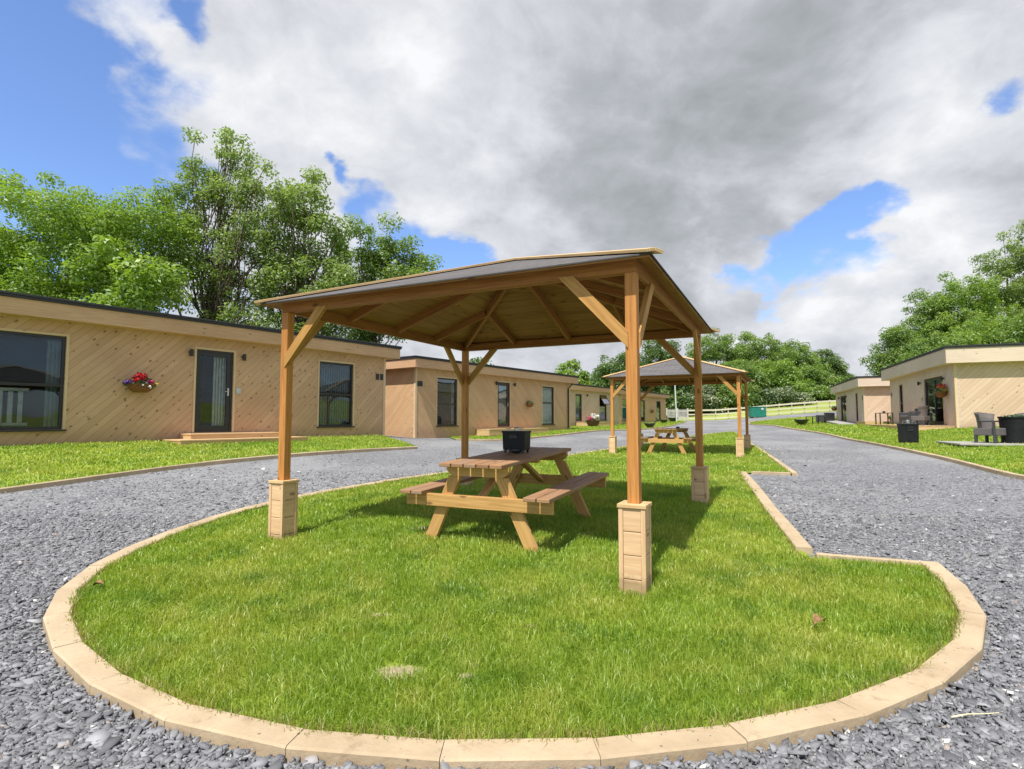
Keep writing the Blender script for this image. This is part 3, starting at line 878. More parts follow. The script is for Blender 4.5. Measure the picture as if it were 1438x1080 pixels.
def chips():
    Vs, Fs, R = [], [], []
    base = 0
    for y0, y1, dens, size in [(.9, 2.6, 6200, .016), (2.6, 4.2, 3800, .0155), (4.2, 6.5, 1400, .017), (6.5, 10, 420, .018), (10, 20, 60, .021)]:
        x1 = 1.08 * y1
        n = int(2 * x1 * (y1 - y0) * dens)
        x = rng.uniform(-x1, x1, n); y = rng.uniform(y0, y1, n)
        k = vis(x, y, .1) & ~inside(x, y, ISLAND) & ~inside(x, y, LEFTLAWN) & ~inside(x, y, RIGHTLAWN) & inside(x, y, ROAD)
        x, y = x[k], y[k]
        d = bdist(x, y)
        k = (d > .02)
        if y0 >= 4.2: k &= rng.random(len(x)) < np.clip(1.2 - d * .3 - (y - 4) * .05 + vnoise(x, y, 1.2, 12) * .4, .05, 1)
        x, y, d = x[k], y[k], d[k]; n = len(x)
        z = G(x, y) + rng.uniform(0, .014, n) + .022 * np.clip(1 - d / .25, 0, 1) * rng.random(n)
        s = size * np.exp(rng.normal(-.12, .55, n)); s = np.minimum(s, .06)
        if y0 == .9:      # crumbs of slate and soil kicked up on to the edging
            q = _IB[rng.integers(0, len(_IB), 420)]; cen = np.array([0, 5.5]); dr = cen - q; dr /= np.linalg.norm(dr, axis=1)[:, None]
            off = rng.uniform(.015, .12, len(q)) ** 1.0
            ex = q + dr * off[:, None]; kk = (ex[:, 1] < 8) & (q[:, 1] < 8) & (vnoise(ex[:, 0], ex[:, 1], .5, 21) > .45); ex = ex[kk]
            x = np.r_[x, ex[:, 0]]; y = np.r_[y, ex[:, 1]]; z = np.r_[z, G(ex[:, 0], ex[:, 1]) + .055]; s = np.r_[s, rng.uniform(.002, .009, len(ex))]; n = len(x)
        asp = rng.uniform(.25, .8, n); th = s * rng.uniform(.03, .10, n) + .001
        a = rng.normal(.5, .75, n)
        tx = rng.normal(0, .24, n); ty = rng.normal(.06, .24, n)
        m = 4
        ang = (np.arange(m) / m * 2 * np.pi)[None, :] + rng.uniform(-.5, .5, (n, m))
        rad = rng.uniform(.6, 1.1, (n, m))
        ux = np.cos(ang) * rad * s[:, None]; uy = np.sin(ang) * rad * (s * asp)[:, None]
        X = ux * np.cos(a)[:, None] - uy * np.sin(a)[:, None]; Y = ux * np.sin(a)[:, None] + uy * np.cos(a)[:, None]
        Zt = X * tx[:, None] + Y * ty[:, None]
        top = np.stack([x[:, None] + X * .96, y[:, None] + Y * .96, z[:, None] + Zt + th[:, None]], 2)
        bot = np.stack([x[:, None] + X, y[:, None] + Y, z[:, None] + Zt - th[:, None] * .3 - .004], 2)
        V = np.concatenate([top, bot], 1).reshape(-1, 3)
        i = base + np.arange(n) * 2 * m
        tp = np.stack([i + q for q in range(m)], 1)
        Fs.append((tp, [np.stack([i + m + q, i + m + (q + 1) % m, i + (q + 1) % m, i + q], 1) for q in range(m)]))
        Vs.append(V); R.append(np.repeat(np.clip(rng.beta(2.2, 2.2, n) * .97 + (rng.random(n) < .012) * .5, 0, 1), 2 * m)); base += 2 * m * n
    V = np.concatenate(Vs)
    print('chips', len(V) // 8)
    F = [f[0] for f in Fs] + [q for f in Fs for q in f[1]]
    o = np_mesh('gravel', V, F, M['chips'], attrs={'rnd': np.concatenate(R)})
    tag(o, 'loose grey slate chippings spread over the drive around the lawn', 'gravel', kind='stuff')
chips()


# ------------------------------------------------------------------ gazebos
GROT = -.4528
def post_box(b, x, y, z0, z1, s): b.bx(x - s, x + s, y - s, y + s, z0, z1, 2)

def make_gazebo(loc, label, plinth_drop):
    """local z = 0 is the top of the plinths"""
    r = empty('gazebo', loc, label, 'gazebo', GROT, 'timber shelters standing over picnic tables')
    H = 1.7585; W = 3.517
    L = 1.68; PS = .0425
    corners = [(1, -1), (-1, -1), (1, 1), (-1, 1)]
    for ci, (sx, sy) in enumerate(corners):
        x, y = sx * H, sy * H
        b = MB(); post_box(b, x, y, -.02, L, PS); b.build('post', M['post'], r, .004)
        # plinth: corner battens with boards between, capped
        dr = plinth_drop[ci]
        R = .096
        b = MB()
        z1 = -.028
        nb = int(math.ceil((dr) / .165))
        for sxx, syy in ((1, 1), (1, -1), (-1, 1), (-1, -1)):
            b.box((x + sxx * (R - .016), y + syy * (R - .016), (z1 - dr) / 2 - .03), ((0, 0, 1), (1, 0, 0), (0, 1, 0)), ((dr + z1) / 2 + .03, .016, .016), 0)
        for k in range(nb):
            za = z1 - .165 * k - .0025; zb = max(z1 - .165 * (k + 1) + .0025, -dr - .05)
            for ax, sg in ((0, 1), (0, -1), (1, 1), (1, -1)):
                if ax == 0: b.bx(x + sg * (R - .014) - .008, x + sg * (R - .014) + .008, y - R + .033, y + R - .033, zb, za, 1)
                else: b.bx(x - R + .033, x + R - .033, y + sg * (R - .014) - .008, y + sg * (R - .014) + .008, zb, za, 0)
        b.bx(x - R + .03, x + R - .03, y - R + .03, y + R - .03, -dr - .05, z1 - .01, 2)
        p = b.build('plinth', M['plinth'], r, .003)
        b = MB(); c = R + .008
        b.bx(x - c, x + c, y - c, y - PS - .002, z1, 0, 0); b.bx(x - c, x + c, y + PS + .002, y + c, z1, 0, 0)
        b.bx(x - c, x - PS - .002, y - PS, y + PS, z1, 0, 1); b.bx(x + PS + .002, x + c, y - PS, y + PS, z1, 0, 1)
        q = b.build('cap', M['cap'], p, .004)
    # beams on the post tops, butted at the corners
    bt = L + .115; bw = .04
    for k, (ax, sg) in enumerate(((1, -1), (1, 1), (0, 1), (0, -1))):
        b = MB()
        if ax == 1:
            yy = sg * (H + PS - bw / 2); e = H + PS + .0
            b.bx(-e, e, yy - bw / 2, yy + bw / 2, L + .001, bt, 0)
            yi = sg * (H - PS + bw / 2); b.bx(-e + bw + .01, e - bw - .01, yi - bw / 2, yi + bw / 2, L + .001, bt - .01, 0)
        else:
            xx = sg * (H + PS - bw / 2); e = H + PS - bw - .003
            b.bx(xx - bw / 2, xx + bw / 2, -e, e, L + .001, bt, 1)
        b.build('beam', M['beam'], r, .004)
    # knee braces, two at each post
    for sx, sy in corners:
        for ax in (0, 1):
            b = MB()
            w = .04
            if ax == 0: p0 = (sx * (H - .02), sy * (H + PS - w / 2 + .012), L - .50); p1 = (sx * (H - .50), sy * (H + PS - w / 2 + .012), L + .02)
            else: p0 = (sx * (H + PS - w / 2 + .012), sy * (H - .02), L - .50); p1 = (sx * (H + PS - w / 2 + .012), sy * (H - .50), L + .02)
            if ax == 1 or True:
                p0 = Vector(p0); p1 = Vector(p1); d = (p1 - p0).normalized()
            n = Vector((0, 1, 0)) if ax == 0 else Vector((1, 0, 0))
            # cut ends: plumb at the post, level at the beam
            hw = .043
            horiz = Vector((1, 0, 0)) * -sx if ax == 0 else Vector((0, 1, 0)) * -sy
            a0 = p0 - Vector((0, 0, 1)) * hw * 1.414; a1 = p0 + Vector((0, 0, 1)) * hw * 1.414
            c0 = p1 + horiz * hw * 1.414; c1 = p1 - horiz * hw * 1.414
            quad = [a0, c0, c1, a1]
            f = [q + n * (w / 2) for q in quad]; g = [q - n * (w / 2) for q in quad]
            Lb = (p1 - p0).length; of = RND.random() * 20
            uvq = [(of, 0), (of + Lb, 0), (of + Lb, .1), (of, .1)]
            fl = (Vector(f[1]) - Vector(f[0])).cross(Vector(f[2]) - Vector(f[1])).dot(n) > 0
            F1 = f if fl else f[::-1]; F2 = g[::-1] if fl else g
            b.poly(F1, uvq if fl else uvq[::-1]); b.poly(F2, uvq[::-1] if fl else uvq)
            for i in range(4):
                j = (i + 1) % 4
                q = [f[i], g[i], g[j], f[j]] if fl else [f[j], g[j], g[i], f[i]]
                ln = (Vector(f[i]) - Vector(f[j])).length
                b.poly(q, [(of, 3), (of, 3.05), (of + ln, 3.05), (of + ln, 3)])
            b.build('brace', M['brace'], r)
    # roof: rise over half span
    E = H + PS + .13
    zap = 2.435; zb = bt - .01
    pitch = (zap - zb) / (H + PS)
    ze = zb - .13 * pitch
    apex = Vector((0, 0, zap))
    # rafters under the boards
    def zr(dist): return zap - pitch * dist       # under side of the boards at distance from the centre line
    rd = .085; rw = .045
    for sx, sy in corners:
        b = MB()
        e = H + PS - .06
        b.beam((sx * .03, sy * .03, zr(.03) - rd / 2 - .012), (sx * e, sy * e, zr(e) - rd / 2 - .012), rw, rd)
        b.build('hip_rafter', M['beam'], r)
    for ax, sg in ((0, 1), (0, -1), (1, 1), (1, -1)):
        for off in (-H / 2, 0, H / 2):
            b = MB()
            d0 = abs(off) + .03 if off else .07; d1 = H - .035
            p0 = (sg * d0, off, zr(d0) - rd / 2 - .004) if ax == 0 else (off, sg * d0, zr(d0) - rd / 2 - .004)
            p1 = (sg * d1, off, zr(d1) - rd / 2 - .004) if ax == 0 else (off, sg * d1, zr(d1) - rd / 2 - .004)
            b.beam(p0, p1, rw, rd)
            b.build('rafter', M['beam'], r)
    # boards in courses parallel to the eaves
    b = MB(); th = .016; nb = 13
    for q in range(4):
        ca, sa = [(1, 0), (0, 1), (-1, 0), (0, -1)][q]
        def R2(x, y, z): return Vector((x * ca - y * sa, x * sa + y * ca, z))
        for k in range(nb):
            a = E * k / nb + (.004 if k else 0); c = E * (k + 1) / nb - .003
            za, zc = zap - pitch * a, zap - pitch * c
            of = (RND.random() * 40, RND.random() * 40)
            lo = [R2(a, -a, za), R2(c, -c, zc), R2(c, c, zc), R2(a, a, za)]
            hi = [v + Vector((0, 0, th)) for v in lo]
            uvl = [(-a + of[0], 0 + of[1]), (-c + of[0], .15 + of[1]), (c + of[0], .15 + of[1]), (a + of[0], of[1])]
            b.poly(lo[::-1], uvl[::-1]); b.poly(hi, uvl)
            b.poly([lo[1], hi[1], hi[2], lo[2]][::-1], [(of[0], 0), (of[0], .02), (of[0] + 2 * c, .02), (of[0] + 2 * c, 0)])
            b.poly([lo[0], lo[3], hi[3], hi[0]][::-1], [(of[0], 0), (of[0], .02), (of[0] + 2 * c, .02), (of[0] + 2 * c, 0)])
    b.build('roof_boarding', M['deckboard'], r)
    b = MB(); E2 = E + .012; th2 = .012
    for q in range(4):
        ca, sa = [(1, 0), (0, 1), (-1, 0), (0, -1)][q]
        def R2(x, y, z): return Vector((x * ca - y * sa, x * sa + y * ca, z))
        z0 = zap + th + .002; ze2 = z0 - pitch * E2
        Ls = math.hypot(E2, pitch * E2)
        lo = [R2(0, 0, z0), R2(E2, -E2, ze2), R2(E2, E2, ze2)]
        hi = [v + Vector((0, 0, th2)) for v in lo]
        uv = [(0, Ls), (-E2, 0), (E2, 0)]
        b.poly(hi, uv); b.poly(lo[::-1], uv[::-1])
        b.poly([lo[1], lo[2], hi[2], hi[1]], [(0, 0), (1, 0), (1, .01), (0, .01)])
    b.build('roof_covering', M['shingle'], r)
    # hip caps: two planks along each hip
    for sx, sy in corners:
        b = MB()
        top = zap + th + th2
        diag = Vector((sx, sy, 0)).normalized(); nrm = Vector((-diag.y, diag.x, 0))
        e = E2 + .035
        for s_ in (-1, 1):
            p0 = Vector((0, 0, top + .012)) + nrm * s_ * .033
            p1 = Vector((sx * e, sy * e, top + .012 - pitch * e)) + nrm * s_ * .033
            d = (p1 - p0).normalized()
            side = (nrm * s_ + Vector((0, 0, -pitch * .65))).normalized()
            up = d.cross(side).normalized()
            if up.z < 0: up = -up
            b.box((p0 + p1) / 2 + up * .004, (d, side, up), ((p1 - p0).length / 2, .034, .0115), 0)
        b.build('hip_cap', M['cap'], r, .002)
    # coach bolts on the brace feet
    b = MB()
    for sx, sy in corners:
        for dz in (-.47, -.53):
            b.lathe((0, 0, 0), [(.008, 0), (.008, .005), (.004, .008)], 8)
    return r

G1 = (.0735, 6.4073, CZ - .597)
G2 = (.0735 + 5.28, 6.4073 + 11.04, CZ - .485)
def drops(loc):
    out = []
    for sx, sy in [(1, -1), (-1, -1), (1, 1), (-1, 1)]:
        x = sx * 1.7585; y = sy * 1.7585
        X = loc[0] + x * math.cos(GROT) - y * math.sin(GROT); Y = loc[1] + x * math.sin(GROT) + y * math.cos(GROT)
        out.append(loc[2] - gz(X, Y) - .03)
    return out
make_gazebo(G1, 'large timber gazebo in the foreground with shingle roof on four posts', drops(G1))
make_gazebo(G2, 'farther timber gazebo seen behind the foreground one, by the bend of the drive', drops(G2))


# ------------------------------------------------------------------ picnic tables
def make_table(loc, tilt, label, rz=GROT, s=1.0, topmat='tabletop'):
    """local x across, local y along the planks"""
    r = empty('picnic_table', loc, label, 'picnic table', rz, 'picnic tables under the shelters')
    r.rotation_euler = (tilt, 0, rz)
    Hh = .90; topz = .735
    def plank(x0, x1, z0, z1):
        b = MB(); b.bx(x0, x1, -Hh, Hh, z0, z1, 1); return b
    for k in range(5):
        x0 = -.325 + k * .1325
        plank(x0, x0 + .12, topz - .036, topz).build('table_plank', M[topmat], r, .006)
    for s_ in (-1, 1):
        for k in range(2):
            a = s_ * (.525 + k * .128); x0, x1 = sorted((a, a + s_ * .118))
            plank(x0, x1, .43, .466).build('bench_plank', M[topmat], r, .006)
    for e in (-1, 1):
        y = e * (Hh - .16)
        # bearer with rounded ends
        b = MB()
        prof = [(-.33, topz - .037), (-.33, topz - .07), (-.305, topz - .11), (-.265, topz - .132), (.265, topz - .132), (.305, topz - .11), (.33, topz - .07), (.33, topz - .037)]
        f = [(x, y - .0225 - .0, z) for x, z in prof]; g = [(x, y + .0225, z) for x, z in prof]
        uvp = [(x + e * 3, z) for x, z in prof]
        b.poly(f, uvp); b.poly(g[::-1], uvp[::-1])
        for i in range(len(prof)):
            j = (i + 1) % len(prof)
            b.poly([f[j], f[i], g[i], g[j]], [(prof[j][0], 0), (prof[i][0], 0), (prof[i][0], .045), (prof[j][0], .045)])
        b.build('top_bearer', M['table'], r)
        b = MB(); b.bx(-.76, .76, y + e * .047 - .0225, y + e * .047 + .0225, .315, .429, 0)
        b.build('seat_bearer', M['table'], r, .004)
        for s_ in (-1, 1):
            b = MB()
            x_t, x_b = s_ * .20, s_ * .54
            zt, zb = topz - .042, -.03
            w = .062
            q = [(x_t - w, zt), (x_t + w, zt), (x_b + w, zb), (x_b - w, zb)]
            yy = y + e * .0 + (-e) * .0
            ya, yb = y - e * .0 - .0225, y + .0225
            # legs sit on the inside of the seat bearer, beside the top bearer
            ya, yb = (y - .0225, y + .0225)
            zt2 = topz - .134
            q[0] = (x_t - w + (zt - zt2) * (x_b - x_t) / (zt - zb), zt2); q[1] = (x_t + w + (zt - zt2) * (x_b - x_t) / (zt - zb), zt2)
            f = [(x, ya, z) for x, z in q]; g = [(x, yb, z) for x, z in q]
            of = RND.random() * 20
            uvp = [(of, 0), (of, .12), (of + .8, .12), (of + .8, 0)]
            b.poly(f[::-1], uvp[::-1]); b.poly(g, uvp)
            for i in range(4):
                j = (i + 1) % 4
                b.poly([f[i], f[j], g[j], g[i]], [(of, .2), (of + .8, .2), (of + .8, .25), (of, .25)])
            b.build('leg', M['table'], r)
    # diagonal stays from under the top to the seat bearers
    for e in (-1, 1):
        b = MB(); b.beam((0, e * .16, topz - .06), (0, e * (Hh - .14), .36), .07, .04); b.build('stay', M['table'], r, .003)
    b = MB(); b.bx(-.30, .30, -.035, .035, topz - .075, topz - .038, 0); b.build('centre_batten', M['table'], r, .003)
    return r

TC = Vector((.02, 5.87))
vv = Vector((math.sin(.4528), math.cos(.4528)))
za = gz(*(TC - vv * .74)); zb_ = gz(*(TC + vv * .74))
TILT = math.atan2(zb_ - za, 1.48)
TB = (TC.x, TC.y, (za + zb_) / 2 + .045)
make_table(TB, TILT, 'nearer brown timber picnic table carrying a charcoal tub, under the foreground gazebo')
T2 = Vector((4.98, 17.35)); z2 = gz(*T2) + .03
make_table((T2.x, T2.y, z2), 0, 'weathered grey brown picnic table under the farther gazebo', GROT - .06, topmat='tabletop')

# charcoal tub grill on the table
def table_pt(x, y, z):
    m = Matrix.Translation(Vector(TB)) @ Matrix.Rotation(GROT, 4, 'Z') @ Matrix.Rotation(TILT, 4, 'X')
    return m @ Vector((x, y, z))
def make_tub(loc, rz, label, w=.31, h=.2, foot=True, group=None, deep=None):
    deep = deep or w * .8
    r = empty('tub_grill' if foot else 'black_tub', loc, label, 'grill' if foot else 'tub', rz, group)
    z0 = .035 if foot else 0
    b = MB()
    def ring(wx, wy, z): return [(-wx, -wy, z), (wx, -wy, z), (wx, wy, z), (-wx, wy, z)]
    lv = [(.455, .0), (.475, .9), (.5, .9), (.505, 1.0), (.46, 1.0), (.44, .8)]
    rings = [ring(w * a, deep * a, z0 + h * t_) for a, t_ in lv]
    for r0, r1 in zip(rings, rings[1:]):
        for i in range(4):
            j = (i + 1) % 4
            b.poly([r0[i], r0[j], r1[j], r1[i]])
    b.poly(rings[0][::-1]); b.poly(rings[-1])
    b.build('body', M['plastic'], r, .012 * w / .3)
    b = MB()
    hy = -deep * .47
    b.tube([(-.13 * w, hy + .01, z0 + h * .80), (-.13 * w, hy - .03, z0 + h * .80), (.13 * w, hy - .03, z0 + h * .80), (.13 * w, hy + .01, z0 + h * .80)], .007 * w / .3, 6)
    b.bx(-.17 * w, .17 * w, hy - .012, hy - .002, z0 + h * .62, z0 + h * .84, 0)
    b.build('handle', M['metal_dark'], r)
    b = MB()
    b.tube([(-w * .38, -deep * .3, z0 + h), (-w * .38, -deep * .3, z0 + h * 1.13), (-w * .16, -deep * .3, z0 + h * 1.13), (-w * .16, -deep * .3, z0 + h)], .004 * w / .3, 6)
    b.tube([(w * .38, -deep * .3, z0 + h), (w * .38, -deep * .3, z0 + h * 1.13), (w * .16, -deep * .3, z0 + h * 1.13), (w * .16, -deep * .3, z0 + h)], .004 * w / .3, 6)
    for k in range(9):
        x = (-.42 + k * .105) * w; b.tube([(x, -deep * .45, z0 + h * 1.01), (x, deep * .45, z0 + h * 1.01)], .0025 * w / .3, 5)
    b.lathe((0, 0, z0 + h), [(.03 * w / .3, .0), (.03 * w / .3, .03 * h / .2), (.015, .04 * h / .2)], 12)
    b.build('grill_rack', M['metal'], r)
    if foot:
        b = MB(); b.lathe((.02, -.06, 0), [(.03, 0), (.055, .012), (.062, .03), (.055, .05), (.03, .06)], 20)
        b.build('ash_bowl', M['metal_dark'], r, smooth=True)
        b = MB()
        for sx in (-1, 1):
            for sy in (-1, 1):
                b = MB(); b.bx(sx * w * .38 - .01, sx * w * .38 + .01, sy * deep * .36 - .01, sy * deep * .36 + .01, 0, z0 + .005, 2); b.build('foot', M['metal_dark'], r)
    return r
tp = table_pt(-.04, .18, .736)
make_tub(tp, -.35, 'charcoal grey square tub grill with wire rack, on top of the nearer picnic table', .265, .2)
b = MB(); b.lathe((0, 0, 0), [(.045, 0), (.055, .02), (.05, .05), (.03, .055)], 16)
o = b.build('ashtray', M['metal_dark']); o.location = (5.12, 17.2, z2 + .737)
tag(o, 'small black ashtray on top of the farther picnic table', 'ashtray')


# ------------------------------------------------------------------ lodges
def lodge(label, origin, d, L, side, zg, zf, zs, fh, clad, clad_end, fascia, ops, trim='trim', depth=6.5, oh=.35, frame='frame', group='single storey timber holiday lodges', over_end=.35):
    """local x runs along the front, local y = side * outward normal of the front wall.
       zg, zf, zs: wall base, door threshold, soffit heights; ops: openings"""
    th = math.atan2(d[1], d[0])
    r = empty('holiday_lodge', (origin[0], origin[1], zg), label, 'lodge', th, group)
    S = side
    T = .15
    zf -= zg; zs -= zg
    base = -.12
    top = zs + .12
    def N(bm, x0, x1, n0, n1, z0, z1, grain=None, off=None):
        y0, y1 = sorted((S * n0, S * n1)); bm.bx(x0, x1, y0, y1, z0, z1, grain, off)
    # front wall, split round its openings, cladding UV in metres
    front = MB(); cuts = sorted(ops, key=lambda o_: o_['x0'])
    def wallpiece(bm, x0, x1, n0, n1, z0, z1, endwall=False):
        y0, y1 = sorted((S * n0, S * n1))
        h = ((x1 - x0) / 2, (y1 - y0) / 2, (z1 - z0) / 2)
        c = ((x0 + x1) / 2, (y0 + y1) / 2, (z0 + z1) / 2)
        b0 = len(bm.f)
        bm.box(c, ((1, 0, 0), (0, 1, 0), (0, 0, 1)), h, 0, (0, 0))
        for fi in range(b0, len(bm.f)):
            q = bm.f[fi]
            P_ = [bm.v[i] for i in q]
            if endwall: bm.uv[fi] = [(p[1] * S, p[2]) for p in P_] if True else None
            else: bm.uv[fi] = [((-p[0] if S > 0 else p[0]) + .0, p[2]) for p in P_]
    xs = 0
    for o_ in cuts:
        if o_['x0'] > xs: wallpiece(front, xs, o_['x0'], 0, -T, base, top)
        if o_['z0'] - zg > base: wallpiece(front, o_['x0'], o_['x1'], 0, -T, base, o_['z0'] - zg)
        wallpiece(front, o_['x0'], o_['x1'], 0, -T, o_['z1'] - zg, top)
        xs = o_['x1']
    wallpiece(front, xs, L, 0, -T, base, top)
    front.build('front_wall', M[clad], r)
    for xa in (0, L - T):
        e = MB(); wallpiece(e, xa, xa + T, -T, -depth, base, top, True); e.build('end_wall', M[clad_end], r)
    e = MB(); wallpiece(e, T, L - T, -depth + T, -depth, base, top); e.build('rear_wall', M[clad], r)
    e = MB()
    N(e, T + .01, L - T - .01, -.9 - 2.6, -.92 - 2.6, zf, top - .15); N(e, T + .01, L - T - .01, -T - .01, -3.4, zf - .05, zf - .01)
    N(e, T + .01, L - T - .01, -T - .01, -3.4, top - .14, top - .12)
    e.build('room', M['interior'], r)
    # corner trims
    for (a, s2) in ((0, 1), (L, -1)):
        b = MB()
        x0, x1 = sorted((a - s2 * .02, a + s2 * .075)); N(b, x0, x1, .0, .02, base, zs, 2)
        x0, x1 = sorted((a - s2 * .02, a)); N(b, x0, x1, -.075, .0, base, zs, 2)
        b.build('corner_trim', M[trim], r, .003)
    # frieze board under the soffit, soffit, fascia, roof
    o1 = oh; oe = over_end
    b = MB(); N(b, -oe + .03, L + oe - .03, o1 - .03, -depth - .3, zs + .005, zs + .025, 0); b.build('soffit', M[fascia], r)
    b = MB()
    N(b, -oe, L + oe, o1 - .028, o1, zs, zs + fh, 0)
    N(b, -oe, L + oe, -depth - .33, -depth - .30, zs, zs + fh, 0)
    N(b, -oe, -oe + .028, -depth - .30, o1 - .028, zs, zs + fh, 1)
    N(b, L + oe - .028, L + oe, -depth - .30, o1 - .028, zs, zs + fh, 1)
    b.build('fascia', M[fascia], r, .002)
    b = MB(); N(b, -oe - .035, L + oe + .035, o1 + .035, -depth - .36, zs + fh, zs + fh + .055, 0)
    N(b, -oe - .05, L + oe + .05, o1 + .05, o1 - .06, zs + fh + .056, zs + fh + .10, 0)
    N(b, -oe - .05, -oe + .06, o1 - .061, -depth - .3, zs + fh + .056, zs + fh + .10, 1)
    N(b, L + oe - .06, L + oe + .05, o1 - .061, -depth - .3, zs + fh + .056, zs + fh + .10, 1)
    b.build('roof', M['roofrubber'], r, .006)
    # openings
    for o_ in cuts:
        x0, x1, z0, z1 = o_['x0'], o_['x1'], o_['z0'] - zg, o_['z1'] - zg
        kind = o_['t']
        fw = .055
        rec = -.035
        w = MB()
        for a, c_, e0, e1 in ((x0, x0 + fw, z0, z1), (x1 - fw, x1, z0, z1)): N(w, a, c_, rec, rec - .07, e0, e1, 2)
        N(w, x0 + fw, x1 - fw, rec, rec - .07, z1 - fw, z1, 0); N(w, x0 + fw, x1 - fw, rec, rec - .07, z0, z0 + fw, 0)
        fr = w.build('door' if kind == 'door' else 'window', M[frame], r, .004)
        # pale timber reveal lining round the opening
        b = MB(); tw = .05
        N(b, x0 - tw, x0 - .001, .0, .014, z0 - (0 if kind != 'door' else 0), z1 + tw, 2); N(b, x1 + .001, x1 + tw, .0, .014, z0, z1 + tw, 2); N(b, x0 - .001, x1 + .001, .0, .014, z1 + .001, z1 + tw, 0)
        b.build('trim', M[trim], fr)
        def pane(xa, xb, za, zb2, name='pane', mat='glass'):
            g = MB(); N(g, xa, xb, rec - .03, rec - .042, za, zb2); return g.build(name, M[mat], fr)
        if kind == 'window':
            tz = z0 + (z1 - z0) * o_.get('tr', .5)
            b = MB(); N(b, x0 + fw, x1 - fw, rec - .004, rec - .066, tz - .03, tz + .03, 0)
            for q in o_.get('mull', []): N(b, x0 + q - .03, x0 + q + .03, rec - .006, rec - .064, z0 + fw, tz - .03, 2); N(b, x0 + q - .03, x0 + q + .03, rec - .006, rec - .064, tz + .03, z1 - fw, 2)
            b.build('transom', M[frame], fr)
            if o_.get('open'):
                # top hung sash pushed out
                a = .55; hh = z1 - fw - tz - .03
                b = MB(); g = MB()
                zt = z1 - fw
                for (pa, pb) in ((0, .05), (hh - .05, hh)):
                    c0 = Vector(((x0 + x1) / 2, S * (rec + .01 + math.sin(a) * (pa + pb) / 2), zt - math.cos(a) * (pa + pb) / 2))
                    b.box(c0, ((1, 0, 0), (0, S * math.sin(a), -math.cos(a)), (0, math.cos(a), S * math.sin(a))), ((x1 - x0) / 2 - fw, .025, .02), 0)
                for sg in (-1, 1):
                    c0 = Vector(((x0 + x1) / 2 + sg * ((x1 - x0) / 2 - fw - .025), S * (rec + .01 + math.sin(a) * hh / 2), zt - math.cos(a) * hh / 2))
                    b.box(c0, ((1, 0, 0), (0, S * math.sin(a), -math.cos(a)), (0, math.cos(a), S * math.sin(a))), (.025, hh / 2, .018), 1)
                c0 = Vector(((x0 + x1) / 2, S * (rec + .01 + math.sin(a) * hh / 2), zt - math.cos(a) * hh / 2))
                g.box(c0, ((1, 0, 0), (0, S * math.sin(a), -math.cos(a)), (0, math.cos(a), S * math.sin(a))), ((x1 - x0) / 2 - fw - .045, hh / 2 - .045, .006), 0)
                b.build('open_sash', M[frame], fr); g.build('pane', M['glass_sky'], fr)
            else: pane(x0 + fw, x1 - fw, tz + .03, z1 - fw)
            pane(x0 + fw, x1 - fw, z0 + fw, tz - .03)
            b = MB(); N(b, x0 - .06, x1 + .06, .07, rec, z0 - .035, z0 - .002, 0); b.build('sill', M[frame], fr, .004)
        elif kind == 'door':
            b = MB(); lw = .095
            for a, c_ in ((x0 + fw, x0 + fw + lw), (x1 - fw - lw, x1 - fw)): N(b, a, c_, rec - .012, rec - .058, z0 + fw, z1 - fw, 2)
            N(b, x0 + fw + lw, x1 - fw - lw, rec - .012, rec - .058, z1 - fw - lw, z1 - fw, 0); N(b, x0 + fw + lw, x1 - fw - lw, rec - .012, rec - .058, z0 + fw, z0 + fw + .11, 0)
            b.build('door_leaf', M[frame], fr, .003)
            pane(x0 + fw + lw, x1 - fw - lw, z0 + fw + .11, z1 - fw - lw)
            hx = x1 - fw - lw / 2 if o_.get('h', 1) > 0 else x0 + fw + lw / 2
            b = MB()
            N(b, hx - .018, hx + .018, rec - .012, rec - .004, z0 + .93, z0 + 1.13)
            yy = S * (rec + .04)
            b.tube([(hx, S * (rec - .01), z0 + 1.04), (hx, yy, z0 + 1.04), (hx - .11 * o_.get('h', 1), yy, z0 + 1.04)], .009, 8)
            b.build('handle', M['metal'], fr)
        else:   # wide glazed patio door
            nb = 2; wd = (x1 - x0 - 2 * fw) / nb
            for q in range(nb):
                b = MB(); a = x0 + fw + q * wd; c_ = a + wd; lw = .07; rr = rec - .012 - q * .0
                N(b, a + .002, a + lw, rr, rr - .045, z0 + fw, z1 - fw, 2); N(b, c_ - lw, c_ - .002, rr, rr - .045, z0 + fw, z1 - fw, 2)
                N(b, a + lw, c_ - lw, rr, rr - .045, z0 + fw, z0 + fw + .09, 0); N(b, a + lw, c_ - lw, rr, rr - .045, z1 - fw - .07, z1 - fw, 0)
                b.build('door_leaf', M[frame], fr, .003)
                pane(a + lw, c_ - lw, z0 + fw + .09, z1 - fw - .07)
        bl = o_.get('blind')
        if bl:
            b = MB()
            if bl[0] == 'vert':
                x = x0 + fw + .02
                while x < x1 - fw - .06:
                    a = .35
                    cx = x + .04
                    b.box((cx, S * (-.15), (z0 + z1) / 2), ((math.cos(a), math.sin(a), 0), (0, 0, 1), (-math.sin(a), math.cos(a), 0)), (.042, (z1 - z0) / 2 - .06, .001), 1)
                    x += .083
            elif bl[0] == 'roller': N(b, x0 + fw, x1 - fw, -.11, -.116, z0 + (z1 - z0) * bl[2], z1 - fw)
            elif bl[0] == 'side':
                x = x0 + fw if bl[2] < 0 else x1 - fw - bl[3]
                x_end = x + bl[3]; k = 0
                while x < x_end:
                    N(b, x, x + .035, -T - .0 - (k % 2) * .03, -T - .015 - (k % 2) * .03, z0 + .06, z1 - .1); x += .036; k += 1
